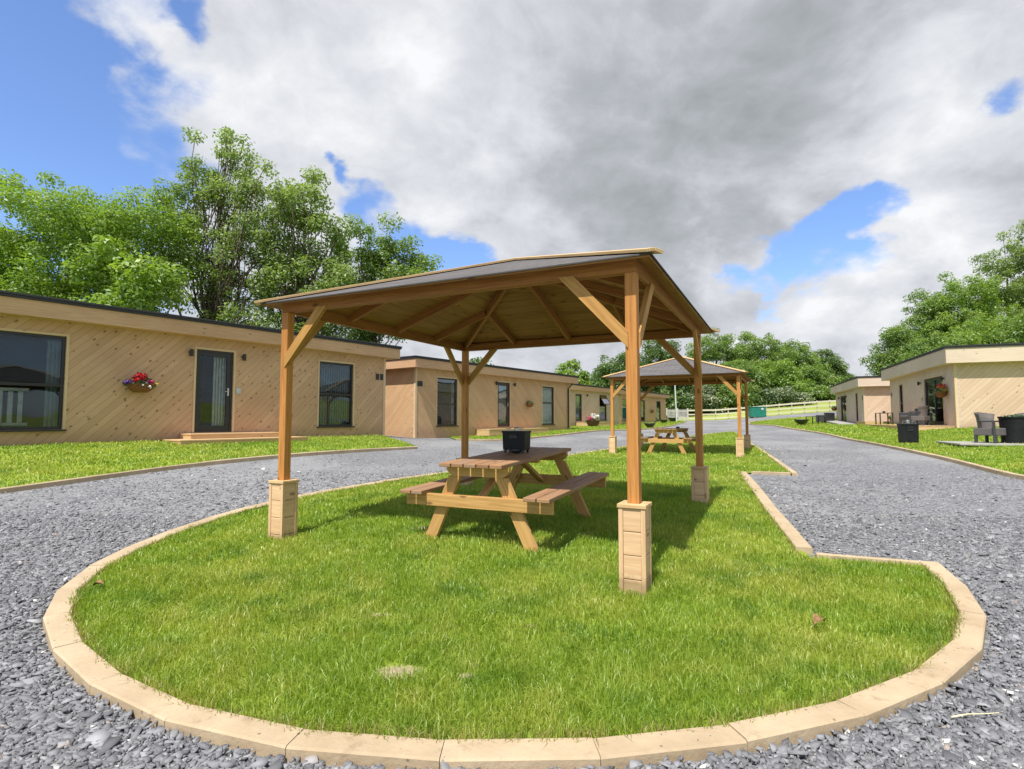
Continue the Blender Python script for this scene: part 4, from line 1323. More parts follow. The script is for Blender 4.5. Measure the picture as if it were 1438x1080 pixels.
            b.build('blind' if bl[0] != 'side' else 'curtain', M[bl[1]], r)
    return r, th, S

def on_lodge(r, S, x, n, z): return (x, S * n, z - r.location[2])

def add_part(r, bm, name, mat, bevel=0): return bm.build(name, M[mat], r, bevel)

def wall_light(r, S, x, z):
    b = MB(); zz = z - r.location[2]
    b.tube([(x, 0, zz), (x, S * .06, zz)], .03, 10); b.lathe((x, S * .095, zz - .10), [(.045, 0), (.045, .16), (.02, .175)], 14)
    b.build('wall_light', M['metal_dark'], r)

def plaque(r, S, x, z, w=.1, h=.16, mat='metal_dark', name='number_plaque', digits=None):
    zz = z - r.location[2]
    b = MB(); y0, y1 = sorted((S * .002, S * .02)); b.bx(x - w / 2, x + w / 2, y0, y1, zz - h / 2, zz + h / 2)
    o_ = b.build(name, M[mat], r, .003)
    return o_

def downpipe(r, S, x, ztop, zbot, oh=.3):
    z1 = ztop - r.location[2]; z0 = zbot - r.location[2]
    b = MB()
    b.tube([(x, S * (oh), z1), (x, S * oh, z1 - .06), (x, S * .06, z1 - .3), (x, S * .06, z0 + .1), (x, S * .1, z0 + .02)], .036, 10)
    for zz in (z1 - .5, (z0 + z1) / 2, z0 + .35): b.lathe((x, S * .06, zz), [(.05, 0), (.05, .04)], 10)
    b.build('downpipe', M['brownpipe'], r, 0, True)

def steps(r, S, boxes):
    for (x0, x1, n1, z0, z1) in boxes:
        b = MB(); zo = r.location[2]
        y0, y1 = sorted((S * .021, S * n1))
        b.bx(x0, x1, y0, y1, z0 - zo, z1 - zo - .032, 0)
        # tread boards
        nb = max(1, int((n1 - .02) / .14)); wd = (n1 - .021) / nb
        for k in range(nb):
            a, c_ = sorted((S * (.021 + k * wd + .002), S * (.021 + (k + 1) * wd - .002 + (.015 if k == nb - 1 else 0)))); b.bx(x0 - .012, x1 + .012, a, c_, z1 - zo - .031, z1 - zo, 0)
        b.build('step', M['step'], r, .003)

C = CZ
dL = (.594, .804); dR = (.379, .925)
# --- lodge 1
W1 = dict(t='window'); 
r1, _, S1 = lodge('nearest lodge on the left with knotty diagonal boards and a big dark window', (-11.39, 8.9), dL, 12.0, -1, C - .56, C - .31, C + 2.05, .32, 'clad_a', 'clad_a', 'fascia',
    [dict(t='window', x0=.95, x1=3.38, z0=C - .2, z1=C + 1.75, tr=.47, mull=[], blind=('side', 'blind_dark', 1, .22)),
     dict(t='door', x0=5.99, x1=6.92, z0=C - .31, z1=C + 1.76, h=1, blind=('side', 'curtain', 1, .38)),
     dict(t='window', x0=9.49, x1=10.72, z0=C - .2, z1=C + 1.75, tr=.5, blind=('vert', 'blind_dark'))])
for x in (5.83, 7.15): wall_light(r1, S1, x, C + 1.66)
plaque(r1, S1, 7.06, C + .76, .12, .16, 'metal', 'entry_panel')
for x in (11.68, 11.86): plaque(r1, S1, x, C + 1.42, .13, .2)
steps(r1, S1, [(5.66, 7.95, .6, C - .62, C - .33), (5.25, 8.45, 1.05, C - .66, C - .455)])
# pale slats behind the big window, standing in for railings reflected in its glass
b = MB()
for k in range(9): b.bx(1.5 + k * .16, 1.58 + k * .16, .62, .63, .50, 1.15, 2)
b.bx(1.4, 2.95, .618, .635, 1.151, 1.22, 0); b.bx(1.4, 2.95, .618, .635, .44, .499, 0)
add_part(r1, b, 'reflected_railing', 'curtain')

# --- lodge 2
r2, _, S2 = lodge('second lodge on the left, honey coloured, with a brown downpipe at its far end', (-3.71, 21.3), dL, 11.6, -1, C - .68, C - .30, C + 1.99, .33, 'clad_b', 'clad_b_end', 'fascia',
    [dict(t='window', x0=1.19, x1=2.39, z0=C - .24, z1=C + 1.70, tr=.45, blind=('side', 'curtain', 1, .12)),
     dict(t='door', x0=5.12, x1=6.08, z0=C - .32, z1=C + 1.74, h=1, blind=('roller', 'blind_dark', .0)),
     dict(t='window', x0=8.85, x1=9.97, z0=C - .24, z1=C + 1.72, tr=.57, blind=('roller', 'blind', .0))], frame='frame_b')
for x in (4.97, 6.36): wall_light(r2, S2, x, C + 1.68)
for x in (.16, .3): plaque(r2, S2, x, C + 1.40, .13, .2)
plaque(r2, S2, 6.4, C + .7, .1, .14, 'metal', 'entry_panel')
downpipe(r2, S2, 11.36, C + 2.0, C - .62)
steps(r2, S2, [(3.6, 8.2, .75, C - .68, C - .40)])

# --- lodge 3
r3, _, S3 = lodge('third lodge on the left, faded boards, with one window propped open', (1.89, 36.81), dL, 11.8, -1, C - .5, C - .25, C + 2.15, .33, 'clad_d', 'clad_d', 'fascia',
    [dict(t='door', x0=4.6, x1=5.55, z0=C - .1, z1=C + 1.9, h=1, blind=('roller', 'blind_dark', .0)),
     dict(t='window', x0=8.35, x1=9.55, z0=C - .02, z1=C + 1.95, tr=.55, open=True)], frame='frame_b')
wall_light(r3, S3, 6.3, C + 1.85)
plaque(r3, S3, 5.95, C + .9, .1, .14, 'metal', 'entry_panel')
steps(r3, S3, [(4.6, 8.3, 1.0, C - .5, C - .18)])

# --- lodge 4
r4, _, S4 = lodge('farthest lodge on the left, at the end of the row beside the picket gate', (9.1, 48.6), dL, 11.6, -1, C - .42, C - .15, C + 2.25, .33, 'clad_b', 'clad_b', 'fascia',
    [dict(t='window', x0=1.24, x1=2.35, z0=C - .05, z1=C + 1.9, tr=.7),
     dict(t='door', x0=5.3, x1=6.29, z0=C - .15, z1=C + 1.9, h=1, blind=('side', 'curtain', -1, .3)),
     dict(t='window', x0=9.15, x1=10.28, z0=C - .05, z1=C + 1.9, tr=.5, blind=('side', 'curtain', -1, .4))], frame='frame_b')
downpipe(r4, S4, .16, C + 2.25, C - .4)

# --- lodges on the right
rA, _, SA = lodge('large pale lodge on the right with a wide patio door and deep fascia', (17.5, 21.9), dR, 10.1, 1, C - .45, C - .20, C + 2.22, .58, 'clad_c', 'clad_c_end', 'fascia_pale',
    [dict(t='patio', x0=1.45, x1=3.95, z0=C - .2, z1=C + 1.85),
     dict(t='window', x0=7.61, x1=8.3, z0=C - .1, z1=C + 1.85, tr=.5)], depth=7.5, frame='frame')
for x in (1.2, 4.45): wall_light(rA, SA, x, C + 1.72)
plaque(rA, SA, 4.3, C + .95, .12, .18, 'metal', 'entry_panel')
plaque(rA, SA, 9.9, C + 1.4, .13, .2)
steps(rA, SA, [(.1, 9.6, 1.55, C - .55, C - .24)])

rB, _, SB = lodge('smaller pale lodge on the right, farther along the drive behind the large one', (22.5, 35.5), dR, 11.0, 1, C - .5, C - .2, C + 2.12, .55, 'clad_c', 'clad_c_end', 'fascia_pale',
    [dict(t='window', x0=2.0, x1=2.75, z0=C - .15, z1=C + 1.8, tr=.5),
     dict(t='patio', x0=6.4, x1=8.9, z0=C - .2, z1=C + 1.85)], depth=7.0, frame='frame_b')
for x in (6.1, 9.2): wall_light(rB, SB, x, C + 1.72)
plaque(rB, SB, .4, C + 1.4, .13, .3)
b = MB(); b.lathe((-.06, 0, 0), [(.05, 0), (.09, .1), (.1, .22), (.05, .26)], 12)
b2 = MB(); b2.lathe((-.1, -2.4, .35), [(.05, -.1), (.12, 0), (.12, .2), (.05, .24)], 12); add_part(rB, b2, 'utility_box', 'metal_dark')


# ------------------------------------------------------------------ hanging baskets and planters
def leaves_cloud(center, rad, n, size, seed, sc3=(1, 1, 1)):
    r = np.random.default_rng(seed)
    d = r.normal(size=(n, 3)); d /= np.linalg.norm(d, axis=1)[:, None]
    p = np.array(center) + d * (r.random(n) ** .4)[:, None] * np.array(rad)
    return p, d, r

def quads(p, nrm, size, r, asp=.55):
    """leaf shaped quads at p facing roughly nrm"""
    n = len(p)
    nn = nrm + r.normal(size=(n, 3)) * .55; nn /= np.linalg.norm(nn, axis=1)[:, None] + 1e-9
    a = np.cross(nn, r.normal(size=(n, 3))); a /= np.linalg.norm(a, axis=1)[:, None] + 1e-9
    b_ = np.cross(nn, a)
    s = (size * (.6 + .8 * r.random(n)))[:, None]
    V = np.stack([p - a * s, p - b_ * s * asp + nn * s * .12, p + a * s, p + b_ * s * asp + nn * s * .12], 1).reshape(-1, 3)
    i = np.arange(n) * 4
    return V, np.stack([i, i + 1, i + 2, i + 3], 1)

def flower_basket(name, loc, rz, label, w, h, dpt, flowers, seed, n_leaf=260, cat='flower basket', group=None, trail=.5, mat='basket'):
    r = empty(name, loc, label, cat, rz, group)
    b = MB()
    b.lathe((0, 0, 0), [(w * .22, -h * .0), (w * .38, h * .16), (w * .46, h * .42), (w * .47, h * .46), (w * .44, h * .46)], 20, 1, dpt / w)
    b.build('basket' if 'basket' in name else 'pot', M[mat], r)
    p, d, rr = leaves_cloud((0, 0, h * .55), (w * .52, dpt * .5, h * .32), n_leaf, .03, seed)
    p[:, 2] -= trail * h * .4 * np.clip(np.abs(p[:, 0]) / (w * .5), 0, 1) ** 2
    V, F = quads(p, d, .028 * w / .5, rr)
    np_mesh('foliage', V, [F], M['leafsmall'], r, {'rnd': np.repeat(rr.random(len(p)), 4), 'tone': np.repeat(rr.random(len(p)), 4)})
    for fi, (mat_, cx, cz, rx, n, sz) in enumerate(flowers):
        p, d, rr = leaves_cloud((cx, -dpt * .12 * (1 if True else 0), cz), (rx, dpt * .5, rx * .7), n, .03, seed + 10 + fi)
        nn = len(p)
        Vs = []; Fs = []; base = 0
        for k in range(3):
            V, F = quads(p, d + np.array([0, 0, .3]), sz, rr, .8); Vs.append(V); Fs.append(F + base); base += len(V)
        np_mesh('flower_cluster', np.concatenate(Vs), [np.concatenate(Fs)], M['fl_' + mat_], r)
    return r

def lodge_world(r, S, x, n, z):
    th = r.rotation_euler[2]
    return (r.location[0] + math.cos(th) * x - math.sin(th) * S * n, r.location[1] + math.sin(th) * x + math.cos(th) * S * n, z)

p = lodge_world(r1, S1, 4.72, .19, C + .62)
flower_basket('hanging_basket', p, r1.rotation_euler[2], 'long wall basket of red, purple and white flowers on the nearest left lodge', .62, .42, .34,
              [('purple', -.27, .22, .08, 40, .028), ('red', -.02, .36, .13, 60, .03), ('pink', .17, .24, .08, 30, .03), ('whitefl', 0, .19, .12, 26, .022), ('whitefl', .13, .13, .06, 10, .02), ('yellow', .28, .2, .05, 10, .02), ('red', -.15, .28, .07, 20, .025)], 3)
p = lodge_world(r2, S2, 7.5, .17, C + .62)
flower_basket('hanging_basket', p, r2.rotation_euler[2], 'round dull brown basket without bright flowers on the second left lodge', .5, .4, .3, [('yellow', .16, .25, .05, 8, .02)], 5, 300)
p = lodge_world(r4, S4, 7.7, .17, C + .68)
flower_basket('hanging_basket', p, r4.rotation_euler[2], 'small dark red basket on the farthest left lodge', .48, .4, .3, [('red', 0, .28, .12, 20, .03)], 6, 200)
p = lodge_world(rA, SA, .95, .2, C + .92)
flower_basket('hanging_basket', p, rA.rotation_euler[2], 'basket of orange and red flowers beside the patio door of the large right lodge', .6, .5, .45,
              [('orange', .0, .40, .17, 50, .035), ('red', .04, .5, .09, 24, .035), ('yellow', -.2, .3, .07, 16, .03)], 8)
p = lodge_world(rB, SB, 9.7, .35, C + .72)
flower_basket('hanging_basket', p, rB.rotation_euler[2], 'brown plant basket at the far end of the smaller right lodge', .6, .5, .45, [], 9)
p = lodge_world(r3, S3, 4.9, 1.25, C - .5)
flower_basket('flower_pot', p, 0, 'dark red pot of white flowers by the step of the third left lodge', 1.1, 1.0, .8, [('whitefl', .1, .75, .3, 60, .08), ('pink', -.2, .6, .2, 40, .07)], 11, 200, 'flower pot', None, .2, 'brownpipe')
p = lodge_world(rB, SB, -1.9, -1.3, gz(22.5, 33.5) + .3)
flower_basket('flower_pot', (p[0], p[1], C - .22), 0, 'low planter with dry flowers between the two right lodges', .9, .7, .7, [('yellow', 0, .5, .2, 20, .05)], 12, 260, 'flower pot', None, .1, 'basket')
# deck between the two right lodges
b = MB(); th_ = rA.rotation_euler[2]
dk = empty('timber_deck', lodge_world(rA, SA, 10.6, 0, gz(21.5, 32) - .05), 'low timber deck between the two right lodges', 'deck', th_)
b.bx(0, 2.6, -2.6, 1.2, -.1, .22, 0); b.build('deck_frame', M['step'], dk)
for k in range(18):
    b = MB(); b.bx(0 + k * .145, .14 + k * .145, -2.6, 1.22, .221, .25, 1); b.build('deck_board', M['step'], dk)


# ------------------------------------------------------------------ garden furniture on the right
def rattan_chair(loc, rz, label, group='woven garden chairs'):
    r = empty('garden_chair', loc, label, 'chair', rz, group)
    # faces -y ; curved tub back
    b = MB(); n = 14; R = .30; t_ = .035
    zs_ = [.38, .55, .70, .80, .83]; rs = [.27, .285, .31, .345, .35]
    outer = []; inner = []
    for z_, q in zip(zs_, rs):
        outer.append([]); inner.append([])
        for k in range(n + 1):
            a = math.radians(10 + 160 * k / n)
            outer[-1].append(Vector((math.cos(a) * q, math.sin(a) * q * .85, z_ - .05 * abs(math.cos(a)) ** 3)))
            inner[-1].append(Vector((math.cos(a) * (q - t_), math.sin(a) * (q - t_) * .85, z_ - .05 * abs(math.cos(a)) ** 3)))
    for lv in range(len(zs_) - 1):
        for k in range(n):
            b.poly([outer[lv][k], outer[lv][k + 1], outer[lv + 1][k + 1], outer[lv + 1][k]])
            b.poly([inner[lv][k + 1], inner[lv][k], inner[lv + 1][k], inner[lv + 1][k + 1]])
    for k in range(n): b.poly([outer[-1][k], outer[-1][k + 1], inner[-1][k + 1], inner[-1][k]])
    for e in (0, n):
        for lv in range(len(zs_) - 1): b.poly([outer[lv][e], outer[lv + 1][e], inner[lv + 1][e], inner[lv][e]])
    b.build('backrest', M['rattan'], r)
    b = MB(); b.bx(-.27, .27, -.29, .24, .20, .40, 0); b.build('seat', M['rattan'], r, .02)
    for s_ in (-1, 1):
        b = MB(); x0, x1 = sorted((s_ * .265, s_ * .325)); b.bx(x0, x1, -.30, .12, .56, .60, 1); b.bx(x0, x1, -.30, -.25, .0, .559, 2); b.build('armrest', M['rattan_dk'], r, .01)
        for yy in (-.27, .20):
            b = MB(); x0, x1 = sorted((s_ * .2, s_ * .262)); b.bx(x0, x1, yy - .03, yy + .03, 0, .2, 2); b.build('leg', M['rattan_dk'], r, .005)
    return r

def gp(x, y, dz=.05): return (x, y, gz(x, y) + dz)
slab_c = (13.6, 15.0)
b = MB(); b.bx(-1.55, 1.9, -.95, 1.0, -.05, .0, 0)
o = b.build('paving_slab', M['slab'], None, .01); o.location = gp(*slab_c, .05); o.rotation_euler = (0, 0, -.39)
tag(o, 'pale square of paving under the chairs on the right lawn', 'paving')
zsl = gz(*slab_c) + .052
rattan_chair((12.98, 15.15, zsl), .35, 'grey woven tub chair left of the round black fire drum')
rattan_chair((14.35, 15.4, zsl), -.95, 'grey woven chair cut by the right edge, beyond the round black fire drum')
def drum(loc, label):
    r = empty('round_planter', loc, label, 'planter')
    b = MB(); b.lathe((0, 0, 0), [(.30, 0), (.30, .02), (.335, .66), (.355, .67), (.355, .71), (.32, .71), (.315, .62)], 32)
    b.build('drum', M['plastic'], r, 0, False)
    p, d, rr = leaves_cloud((0, 0, .69), (.3, .3, .07), 240, .03, 44)
    V, F = quads(p, d, .035, rr)
    np_mesh('planting', V, [F], M['leafsmall'], r, {'rnd': np.repeat(rr.random(len(p)) * .4, 4), 'tone': np.repeat(rr.random(len(p)) * .4, 4)})
drum((13.55, 15.0, zsl), 'round charcoal drum planter with low sprigs between the two woven chairs')
make_tub(gp(12.43, 17.49), -.3, 'tall black square tub with a steel knob on the right lawn', .47, .60, False, deep=.42)

def frame_table(loc, rz, label, w=.9, d=.6, h=.62):
    r = empty('side_table', loc, label, 'table', rz)
    b = MB(); b.bx(-w / 2, w / 2, -d / 2, d / 2, h - .03, h, 0); b.build('table_top', M['metal_dark'], r, .004)
    for sx in (-1, 1):
        for sy in (-1, 1):
            b = MB(); b.bx(sx * w / 2 - .025, sx * w / 2 + .025, sy * (d / 2 - .03) - .025, sy * (d / 2 - .03) + .025, 0, h - .031, 2); b.build('leg', M['metal_dark'], r)
    return r
pA = lodge_world(rA, SA, 7.0, 1.0, C - .24)
frame_table(pA, th_, 'dark framed table on the step below the slot window of the large right lodge', 1.0, .6, .60)
b = MB(); b.lathe((0, 0, 0), [(.03, 0), (.06, .02), (.07, .07), (.05, .09)], 14)
o = b.build('bowl', M['metal_dark']); o.location = (pA[0], pA[1], pA[2] + .60); tag(o, 'small dark bowl on the framed table by the large right lodge', 'bowl')

def sofa(loc, rz, label, w=1.5, mat='rattan_dk', cushion='rattan'):
    r = empty('garden_sofa', loc, label, 'sofa', rz)
    b = MB(); b.bx(-w / 2, w / 2, .24, .36, .10, .76, 0); b.build('backrest', M[mat], r, .03)
    b = MB(); b.bx(-w / 2 + .13, w / 2 - .13, -.38, .235, .06, .34, 0); b.build('seat', M[mat], r, .02)
    b = MB(); b.bx(-w / 2 + .14, w / 2 - .14, -.37, .23, .341, .43, 0); b.build('seat_cushion', M[cushion], r, .03)
    for s_ in (-1, 1):
        b = MB(); x0, x1 = sorted((s_ * w / 2, s_ * (w / 2 - .125))); b.bx(x0, x1, -.38, .235, .06, .58, 1); b.build('armrest', M[mat], r, .025)
        for yy in (-.3, .25):
            b = MB(); b.bx(s_ * (w / 2 - .08) - .03, s_ * (w / 2 - .08) + .03, yy - .03, yy + .03, 0, .06, 2); b.build('foot', M[mat], r)
    return r
pS = lodge_world(rA, SA, 3.3, .62, C - .235)
sofa(pS, th_ + math.pi, 'dark woven sofa on the step in front of the wide patio door', 1.6)
pS = lodge_world(rA, SA, 1.7, .75, C - .235)
rattan_chair(pS, th_ + math.pi * .8, 'dark woven chair on the step right of the sofa, by the orange flower basket')
pS = lodge_world(rB, SB, 8.0, 1.2, 0)
sofa((pS[0], pS[1], gz(pS[0], pS[1]) + .06), th_ + 2.6, 'dark woven sofa in front of the smaller right lodge', 1.6)
pt = (24.4, 42.8)
frame_table((pt[0] - 1.6, pt[1] - 1.0, gz(pt[0] - 1.6, pt[1] - 1.0) + .05), .4, 'dark low table on the lawn beside the sofa of the smaller right lodge', 1.3, .6, .55)
# strip of paving beside lodge B
b = MB(); b.bx(-.3, 10.6, .03, 1.25, -.02, .1, 0); o = b.build('paving_strip', M['slab'], None, .01); o.location = (22.5, 35.5, gz(22.5, 36) + .0); o.rotation_euler = (0, math.radians(-1.6), th_)
tag(o, 'narrow strip of paving along the front of the smaller right lodge', 'paving')

def fire_bowl(loc, s, label, handle=False, group=None):
    r = empty('fire_bowl', loc, label, 'fire bowl', 0, group)
    b = MB(); b.lathe((0, 0, 0), [(.14 * s, .06 * s), (.3 * s, .14 * s), (.42 * s, .3 * s), (.44 * s, .36 * s), (.4 * s, .36 * s), (.28 * s, .24 * s)], 20); b.build('bowl', M['metal_dark'], r, 0, True)
    for k in range(3):
        a = k * 2.1
        b = MB(); b.tube([(math.cos(a) * .2 * s, math.sin(a) * .2 * s, .12 * s), (math.cos(a) * .26 * s, math.sin(a) * .26 * s, 0)], .02 * s, 6); b.build('leg', M['metal_dark'], r)
    if handle:
        b = MB(); b.tube([(.35 * s, 0, .3 * s), (.5 * s, 0, .6 * s), (.5 * s, 0, .8 * s)], .03 * s, 6); b.build('handle', M['metal_dark'], r)
fire_bowl(gp(18.3, 35.2), 1.0, 'black fire bowl on the right lawn near the bend of the drive')
gfb = 'small dark fire bowls on the left lawn'
fire_bowl(gp(9.3, 37.6), .9, 'dark fire bowl with upright handle, nearest of those before the farthest left lodge', True, gfb)
fire_bowl(gp(13.9, 51.0), .9, 'small dark fire bowl at the corner of the farthest left lodge', False, gfb)
fire_bowl(gp(15.9, 55.0), 1.2, 'dark bowl on the grass in front of the picket gate', False, gfb)
pw_ = lodge_world(r4, S4, 4.1, 1.0, 0)
make_tub((9.4, 43.5, gz(9.4, 43.5) + .04), -.4, 'dark green square bin on the grass before the farthest left lodge', .62, .95, False, deep=.6)


# ------------------------------------------------------------------ fence, gate, pole, green box
def fence():
    P_ = [(19.6, 62.2), (22.7, 62), (25.2, 61.2), (27.6, 60.3), (30, 59.6), (32.4, 59.0), (34.8, 58.5), (37.2, 58.1), (39.6, 57.9), (42, 57.8), (44.4, 57.9)]
    r = empty('rail_fence', (P_[0][0], P_[0][1], gz(*P_[0])), 'long pale post and rail fence rising along the foot of the wood', 'fence')
    o0 = Vector(r.location)
    pts = [Vector((x, y, gz(x, y))) - o0 for x, y in P_]
    full = []
    for a, c_ in zip(pts, pts[1:]):
        full += [a, a.lerp(c_, .5)]
    full.append(pts[-1])
    for q in full:
        b = MB(); b.bx(q.x - .05, q.x + .05, q.y - .05, q.y + .05, q.z - .2, q.z + 1.22, 2); b.build('post', M['fencepost'], r)
    for h_ in (.18, .62, 1.08):
        for a, c_ in zip(full, full[1:]):
            b = MB(); off = Vector((0, -.075, h_)); b.beam(a + off, c_ + off, .045, .17 if h_ > 1 else .14); b.build('rail', M['fence'], r)
fence()
def gate():
    a = Vector((15.9, 57.9)); c_ = Vector((19.4, 62.0))
    a = Vector((16.6, 59.6)); c_ = Vector((19.4, 61.4))
    r = empty('picket_gate', (a.x, a.y, gz(*a)), 'short white picket gate beside the farthest left lodge', 'gate', math.atan2(c_.y - a.y, c_.x - a.x))
    L_ = (c_ - a).length
    for k in range(3):
        x = L_ * k / 2
        b = MB(); b.bx(x - .06, x + .06, -.06, .06, -.2, 1.4, 2); b.build('post', M['white'], r)
    for h_ in (.35, 1.05):
        b = MB(); b.bx(.065, L_ - .065, -.02, .02, h_, h_ + .1, 0); b.build('rail', M['white'], r)
    k = .2
    while k < L_ - .1:
        if abs(k - L_ / 2) > .12:
            b = MB(); b.bx(k - .045, k + .045, -.045, -.021, .1, 1.25, 2); b.poly([(k - .045, -.045, 1.25), (k + .045, -.045, 1.25), (k, -.045, 1.33)]); b.build('picket', M['white'], r)
        k += .2
gate()
b = MB(); b.tube([(0, 0, -.2), (0, 0, 4.35)], .075, 10, .06); b.tube([(0, 0, 4.3), (0, 0, 4.42)], .09, 10)
o = b.build('pole', M['pole']); o.location = (16.1, 54.4, gz(16.1, 54.4)); o.rotation_euler = (0, -.03, 0); tag(o, 'tall pale grey pole behind the farther gazebo', 'pole')

def greenbox():
    x, y = 26.0, 59.0
    r = empty('storage_container', (x, y, gz(x, y) - .02), 'green steel container standing at the fence beside the drive', 'container', -.12)
    b = MB(); b.bx(-.78, .78, -.45, .45, .08, 1.12, 0); b.build('body', M['green'], r, .02)
    b = MB(); b.bx(-.82, .82, -.49, .49, 1.121, 1.18, 0); b.build('lid', M['green'], r, .015)
    b = MB()
    for k in range(7): b.bx(-.7 + k * .23, -.66 + k * .23, -.465, -.451, .12, 1.08, 2)
    b.build('rib', M['green'], r)
    b = MB(); b.bx(.3, .52, -.475, -.466, .85, 1.03, 0); b.build('notice', M['white'], r)
    for s_ in (-1, 1):
        b = MB(); b.bx(s_ * .6 - .08, s_ * .6 + .08, -.4, .4, 0, .079, 1); b.build('skid', M['metal_dark'], r)
greenbox()

# ------------------------------------------------------------------ small litter
b = MB(); b.tube([(-.11, 0, .012), (-.03, .012, .018), (.05, .012, .02), (.12, .03, .015)], .004, 6, .0015)
o = b.build('dry_stem', M['straw']); o.location = (1.98, 2.45, gz(1.98, 2.45) + .02); tag(o, 'pale dry stem lying on the slate chippings at lower right', 'stem')
def dead_leaf(x, y, rz, s, label):
    b = MB(); n = 8
    for k in range(n):
        t0, t1 = k / n, (k + 1) / n
        w0, w1 = math.sin(math.pi * t0) * .4, math.sin(math.pi * t1) * .4
        z0, z1 = .25 * math.sin(3 * t0), .25 * math.sin(3 * t1)
        for s_ in (-1, 1):
            q = [(t0 - .5, 0, z0 - .1), (t1 - .5, 0, z1 - .1), (t1 - .5, s_ * w1, z1 + w1 * .5), (t0 - .5, s_ * w0, z0 + w0 * .5)]
            q = [tuple(a * s for a in p_) for p_ in q]
            b.poly(q if s_ > 0 else q[::-1])
    o = b.build('dead_leaf', M['deadleaf']); o.location = (x, y, gz(x, y) + .075); o.rotation_euler = (.1, -.1, rz); tag(o, label, 'leaf')
dead_leaf(1.82, 3.37, .4, .09, 'curled brown dead leaf on the right side of the lawn')
dead_leaf(-2.92, 4.0, .2, .07, 'curled brown dead leaf near the left edge of the lawn')


# ------------------------------------------------------------------ trees
LEAF = {
    'bright': leaf_mat('leaves_bright', [(.12, .21, .03), (.21, .33, .045), (.32, .42, .08)], .5),
    'mid': leaf_mat('leaves_mid', [(.10, .18, .035), (.18, .28, .055), (.28, .37, .10)], .52),
    'dark': leaf_mat('leaves_dark', [(.05, .105, .022), (.105, .18, .038), (.18, .26, .065)], .42),
    'ash': leaf_mat('leaves_ash', [(.13, .20, .055), (.22, .31, .085), (.32, .40, .14)], .55),
    'blossom': leaf_mat('leaves_hawthorn', [(.05, .1, .03), (.16, .22, .10), (.45, .45, .34)], .3),
}

def tree(name, x, y, H, crown, leafkey, label, seed, nclump, nleaf, leafsize, trunk_r=.25, lean=(0, 0), clump_r=(.7, 1.3), cat='tree', group=None, limbs=9, shell=.55, base_h=None, flat=.75, trunkmat='bark', vis_branch=True):
    """crown: list of (dx, dy, z, rx, ry, rz) lobes relative to the base; foliage sits in many small clumps spread in the lobes"""
    r = np.random.default_rng(seed)
    z0 = gz(x, y)
    root = empty(name, (x, y, z0 - .1), label, cat, 0, group)
    lob = np.array(crown, float)
    vol = lob[:, 3] * lob[:, 4] * lob[:, 5]
    which = r.choice(len(lob), nclump, p=vol ** .8 / (vol ** .8).sum())
    d = r.normal(size=(nclump, 3)); d /= np.linalg.norm(d, axis=1)[:, None]
    rad = shell + (1 - shell) * r.random(nclump)
    rad = np.where(r.random(nclump) < .3, r.random(nclump) * .8, rad)
    cc = lob[which][:, :3] + d * rad[:, None] * lob[which][:, 3:6]
    cc[:, 2] = np.maximum(cc[:, 2], .4)
    cr = r.uniform(clump_r[0], clump_r[1], nclump)
    ctone = r.random(nclump)
    # leaves
    w = cr ** 2; which = r.choice(nclump, nleaf, p=w / w.sum())
    d = r.normal(size=(nleaf, 3)); d /= np.linalg.norm(d, axis=1)[:, None]
    q = r.random(nleaf) ** .45
    P_ = cc[which] + d * (q * cr[which])[:, None] * np.array([1, 1, flat])
    # droop the rim of every clump a little, so they read as sprays
    P_[:, 2] -= (q ** 2) * cr[which] * .18
    nr = d * .6 + np.array([0, 0, .75])
    V, F = quads(P_, nr, leafsize, r, .5)
    rn = np.repeat(r.random(nleaf), 4); tn = np.repeat(np.clip(ctone[which] * .8 + r.random(nleaf) * .2, 0, 1), 4)
    np_mesh('crown', V, [F], LEAF[leafkey], root, {'rnd': rn, 'tone': tn})
    # trunk and limbs
    b = MB()
    R_ = random.Random(seed)
    cen = lob[:, :3].mean(0); topz = (lob[:, 2] + lob[:, 5]).max()
    th_top = Vector((cen[0] + lean[0], cen[1] + lean[1], topz * .8))
    def curve(p0, p1, wob, n=7):
        p0 = Vector(p0); p1 = Vector(p1); out = []
        for k in range(n):
            t_ = k / (n - 1)
            out.append(p0.lerp(p1, t_) + Vector((R_.uniform(-1, 1), R_.uniform(-1, 1), R_.uniform(-.3, .3))) * wob * math.sin(math.pi * t_))
        return out
    tr = curve((0, 0, -.3), th_top, topz * .02, 9)
    b.tube(tr, trunk_r, 9, trunk_r * .18)
    if vis_branch:
        order = list(range(nclump)); R_.shuffle(order)
        for k in range(min(limbs * 4, nclump)):
            c_ = Vector(cc[order[k]])
            t_ = min(.9, max(.18, (c_.z * .62) / topz)) * R_.uniform(.75, 1.0)
            i = t_ * (len(tr) - 1); i0 = int(i); st = tr[i0].lerp(tr[min(i0 + 1, len(tr) - 1)], i - i0)
            big = k < limbs
            br_ = curve(st, st.lerp(c_, 1.0), (c_ - st).length * .07, 6)
            b.tube(br_, trunk_r * (.42 if big else .17) * (1 - t_ * .4), 6, .02)
    b.build('trunk', M[trunkmat], root, 0, True)
    return root

gl = 'trees behind the left lodges'
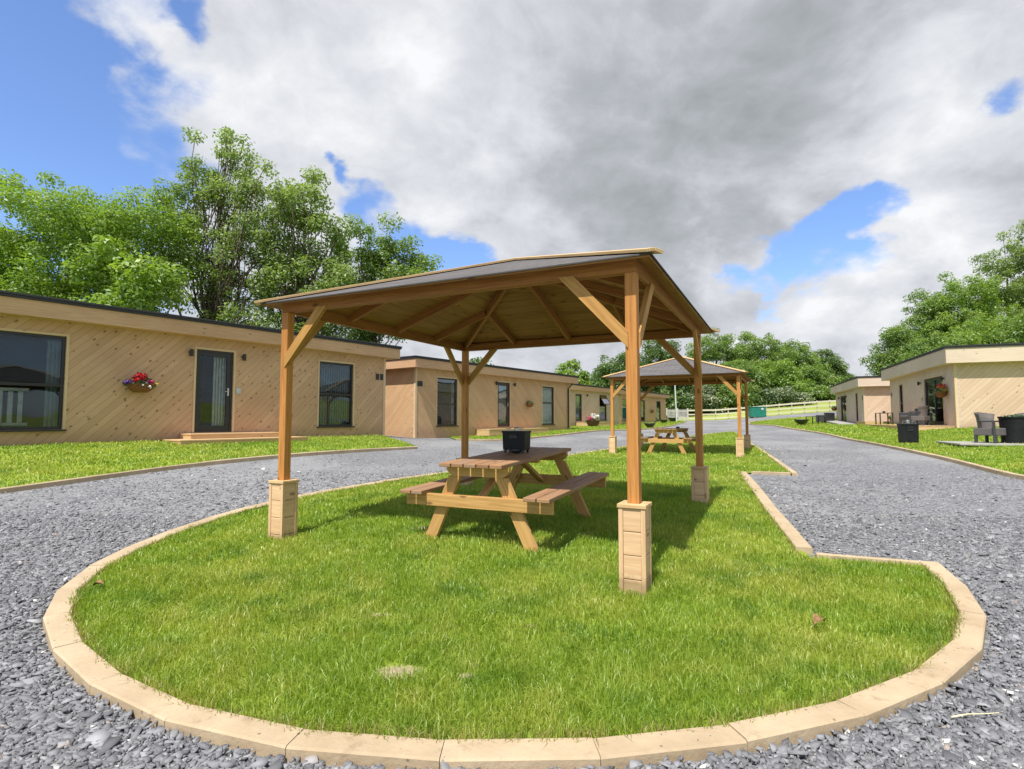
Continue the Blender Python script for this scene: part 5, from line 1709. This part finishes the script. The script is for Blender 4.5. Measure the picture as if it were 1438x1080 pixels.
# left cluster, over the first lodge
tree('sycamore_tree', -21.5, 25.5, 12.5, [(0, 0, 8.4, 4.6, 4, 3.6), (-4, 0, 7.5, 3.6, 3, 3.2), (3.2, 0, 7.6, 3.4, 3, 3.2), (0, 0, 4.6, 5.5, 3.6, 3.2), (5, 1, 9.6, 2.0, 2.2, 2.0)], 'bright',
     'broad bright green tree at the far left, behind the nearest lodge', 21, 380, 125000, .077, .3, group=gl, clump_r=(.5, 1.15), shell=.6)
tree('sycamore_tree', -16.4, 23.5, 9, [(0, 0, 5.8, 2.4, 2.2, 2.6), (-1.5, 0, 3.6, 2.4, 2.0, 2.4), (.9, 0, 3.4, 1.6, 1.5, 1.8)], 'bright',
     'lower bright green tree filling in below the broad one at far left', 22, 75, 24000, .11, .18, group=gl, clump_r=(.6, 1.1), shell=.6)
tree('ash_tree', -14.9, 27.5, 15, [(.2, 0, 14.2, 1.7, 1.6, 2.6), (0, 0, 12.4, 2.0, 2, 2.4), (-1.9, 0, 11.4, 2.0, 2, 2.4), (1.9, 0, 11.2, 2.3, 2.2, 2.8), (0, 0, 8.0, 3.4, 2.4, 3.6), (1.6, 0, 4.8, 2.4, 1.8, 2.6)], 'ash',
     'tallest, thin crowned tree with its branches showing, left of centre', 23, 260, 27000, .078, .14, group=gl, clump_r=(.3, .7), shell=.25, limbs=36)
tree('ash_tree', -10.9, 28.5, 12.6, [(0, 0, 10.9, 2.5, 2.2, 2.7), (-1.3, 0, 8.2, 2.4, 2, 3.0), (1.2, 0, 6.8, 2.2, 2, 2.8), (0, 0, 4.4, 2.8, 2, 2.6)], 'ash',
     'dense mid green tree right of the tallest thin one', 24, 230, 36000, .085, .2, group=gl, clump_r=(.35, .85), shell=.4, limbs=24)
tree('ash_tree', -8.3, 31.5, 10.8, [(-.6, 0, 10.0, 2.3, 2, 2.2), (1.4, 0, 10.3, 1.8, 1.6, 1.9), (2.7, 0, 8.9, 1.6, 1.4, 1.8), (0, 0, 7.6, 2.8, 2, 2.2), (0, 0, 5.6, 2.8, 2, 2.4), (-.5, 0, 3.4, 3.0, 2.2, 2.2)], 'mid',
     'rounded tree at the right end of the left group, above the gazebo eave', 25, 230, 34000, .09, .18, group=gl, clump_r=(.35, .85), shell=.4, limbs=22)
tree('hedge_shrub', -3.9, 34.5, 4.5, [(-1.5, 0, 2.9, 2.4, 1.6, 1.9), (1, 0, 2.7, 2.2, 1.6, 1.8)], 'dark', 'low dark shrub peeping over the roof of the second left lodge', 26, 40, 11000, .11, .1, cat='shrub', clump_r=(.5, .9))
tree('round_tree', 6.9, 61, 7, [(0, 0, 5.0, 2.0, 1.8, 1.7), (-1.3, 0, 4.4, 1.3, 1.3, 1.4), (1.2, 0, 4.2, 1.2, 1.3, 1.5), (0, 0, 2.4, 2.2, 1.6, 2.0)], 'bright', 'small round bright tree above the third left lodge', 27, 60, 11000, .16, .15, group=gl, clump_r=(.5, 1.0))

# the wood on the slope beyond the fence
gw = 'trees of the wood beyond the fence'
spots = [
 # px centre, top y, depth, half width, key, label
 (872, 488, 74, 4.6, 'dark', 'dark tree at the left end of the far wood, over the farther gazebo eave'),
 (925, 470, 80, 4.8, 'dark', 'dark tall tree of the far wood just left of the foreground gazebo post'),
 (1003, 462, 82, 5.0, 'mid', 'mid green tree of the far wood, seen between the gazebo and its right post'),
 (1062, 463, 84, 5.0, 'mid', 'tallest tree of the far wood, right of the foreground gazebo'),
 (1112, 476, 86, 4.6, 'mid', 'rounded crown of the far wood, second from its right end'),
 (1152, 490, 90, 4.0, 'dark', 'dark end tree of the far wood where it drops to the right'),
 (1180, 522, 92, 2.4, 'dark', 'small dark tree closing the right end of the far wood'),
 (960, 500, 73, 4.2, 'dark', 'dark under tree of the far wood behind the farther gazebo roof'),
 (1030, 505, 76, 4.4, 'mid', 'front row tree of the far wood above the green container'),
 (1085, 505, 77, 4.4, 'bright', 'lighter front row tree of the far wood right of the container'),
 (1136, 515, 80, 4.0, 'mid', 'front row tree of the far wood near the smaller right lodge'),
]
th0 = .0635
def place(px, py, D):
    a = (px - 719) / 780; b_ = (540 - py) / 780
    y = D; f_ = D / (math.cos(th0) - b_ * math.sin(th0))
    return a * f_, y, CZ + f_ * (math.sin(th0) + b_ * math.cos(th0))
for i, (px, py, D, hw, key, lab) in enumerate(spots):
    x, y, zt = place(px, py, D)
    H = zt - gz(x, y)
    tree('woodland_tree', x, y, H, [(0, 0, H * .74, hw * .72, hw * .7, H * .25), (-hw * .45, 0, H * .55, hw * .62, hw * .6, H * .24), (hw * .48, 0, H * .56, hw * .6, hw * .6, H * .24), (0, -hw * .2, H * .3, hw * .95, hw * .6, H * .27)],
         key, lab, 40 + i, 170, 26000, .14, .3, group=gw, clump_r=(.55, 1.25), shell=.6, vis_branch=False)
# hawthorn and bramble at the wood's edge
hs = [(905, 560, 68, 3.2, 'dark', 'dark bush under the wood, behind the farthest left lodge'), (950, 546, 69, 3.0, 'dark', 'dark bush under the wood behind the pale pole'), (985, 540, 69, 2.8, 'blossom', 'hawthorn in pale blossom right of the pale pole'),
      (1020, 535, 70, 3.2, 'mid', 'green bush under the wood between the posts of the farther gazebo'), (1062, 548, 71, 3.0, 'dark', 'dark bush just behind the green container'), (1100, 543, 71, 3.0, 'blossom', 'pale hawthorn right of the green container'), (1140, 540, 74, 3.4, 'mid', 'green bush under the wood close to the smaller right lodge'), (1175, 545, 80, 3.0, 'mid', 'last green bush under the wood, at the roof of the smaller right lodge')]
for i, (px, py, D, hw, key, lab) in enumerate(hs):
    x, y, zt = place(px, py, D); H = max(2.2, zt - gz(x, y))
    tree('hedge_shrub', x, y, H, [(0, 0, H * .6, hw * .8, hw * .6, H * .38), (-hw * .5, 0, H * .4, hw * .6, hw * .5, H * .36), (hw * .5, 0, H * .38, hw * .6, hw * .5, H * .36)], key, lab, 70 + i, 45, 8000, .15, .08, cat='shrub', group='shrubs along the edge of the far wood', clump_r=(.6, 1.1), vis_branch=False)
# big trees behind the right lodges
gr = 'trees behind the right lodges'
rs_ = [(1262, 455, 50, 2.8, 'mid', 'lowest tree at the left end of the group behind the right lodges'), (1300, 402, 52, 3.6, 'mid', 'tree second from the left end behind the right lodges'),
       (1352, 375, 50, 4.0, 'bright', 'bright tree in the middle of the group behind the large right lodge'), (1408, 325, 52, 4.2, 'ash', 'tall loose crowned tree at upper right behind the large right lodge'),
       (1470, 290, 50, 4.4, 'ash', 'tallest tree cut by the right edge of the picture'), (1375, 440, 44, 3.6, 'bright', 'front bright tree low behind the large right lodge roof'), (1440, 425, 42, 3.6, 'mid', 'front tree at the right edge over the large right lodge roof'), (1318, 465, 43, 3.0, 'mid', 'front green tree above the far end of the large right lodge')]
for i, (px, py, D, hw, key, lab) in enumerate(rs_):
    x, y, zt = place(px, py, D); H = zt - gz(x, y)
    tree('broadleaf_tree', x, y, H, [(0, 0, H * .78, hw * .62, hw * .6, H * .21), (-hw * .42, 0, H * .6, hw * .6, hw * .6, H * .22), (hw * .45, 0, H * .6, hw * .62, hw * .6, H * .22), (0, -hw * .2, H * .38, hw * .85, hw * .7, H * .25)],
         key, lab, 90 + i, 170, 36000, .095, .28, group=gr, clump_r=(.45, 1.05), shell=.55, vis_branch=(key == 'ash'), limbs=8)
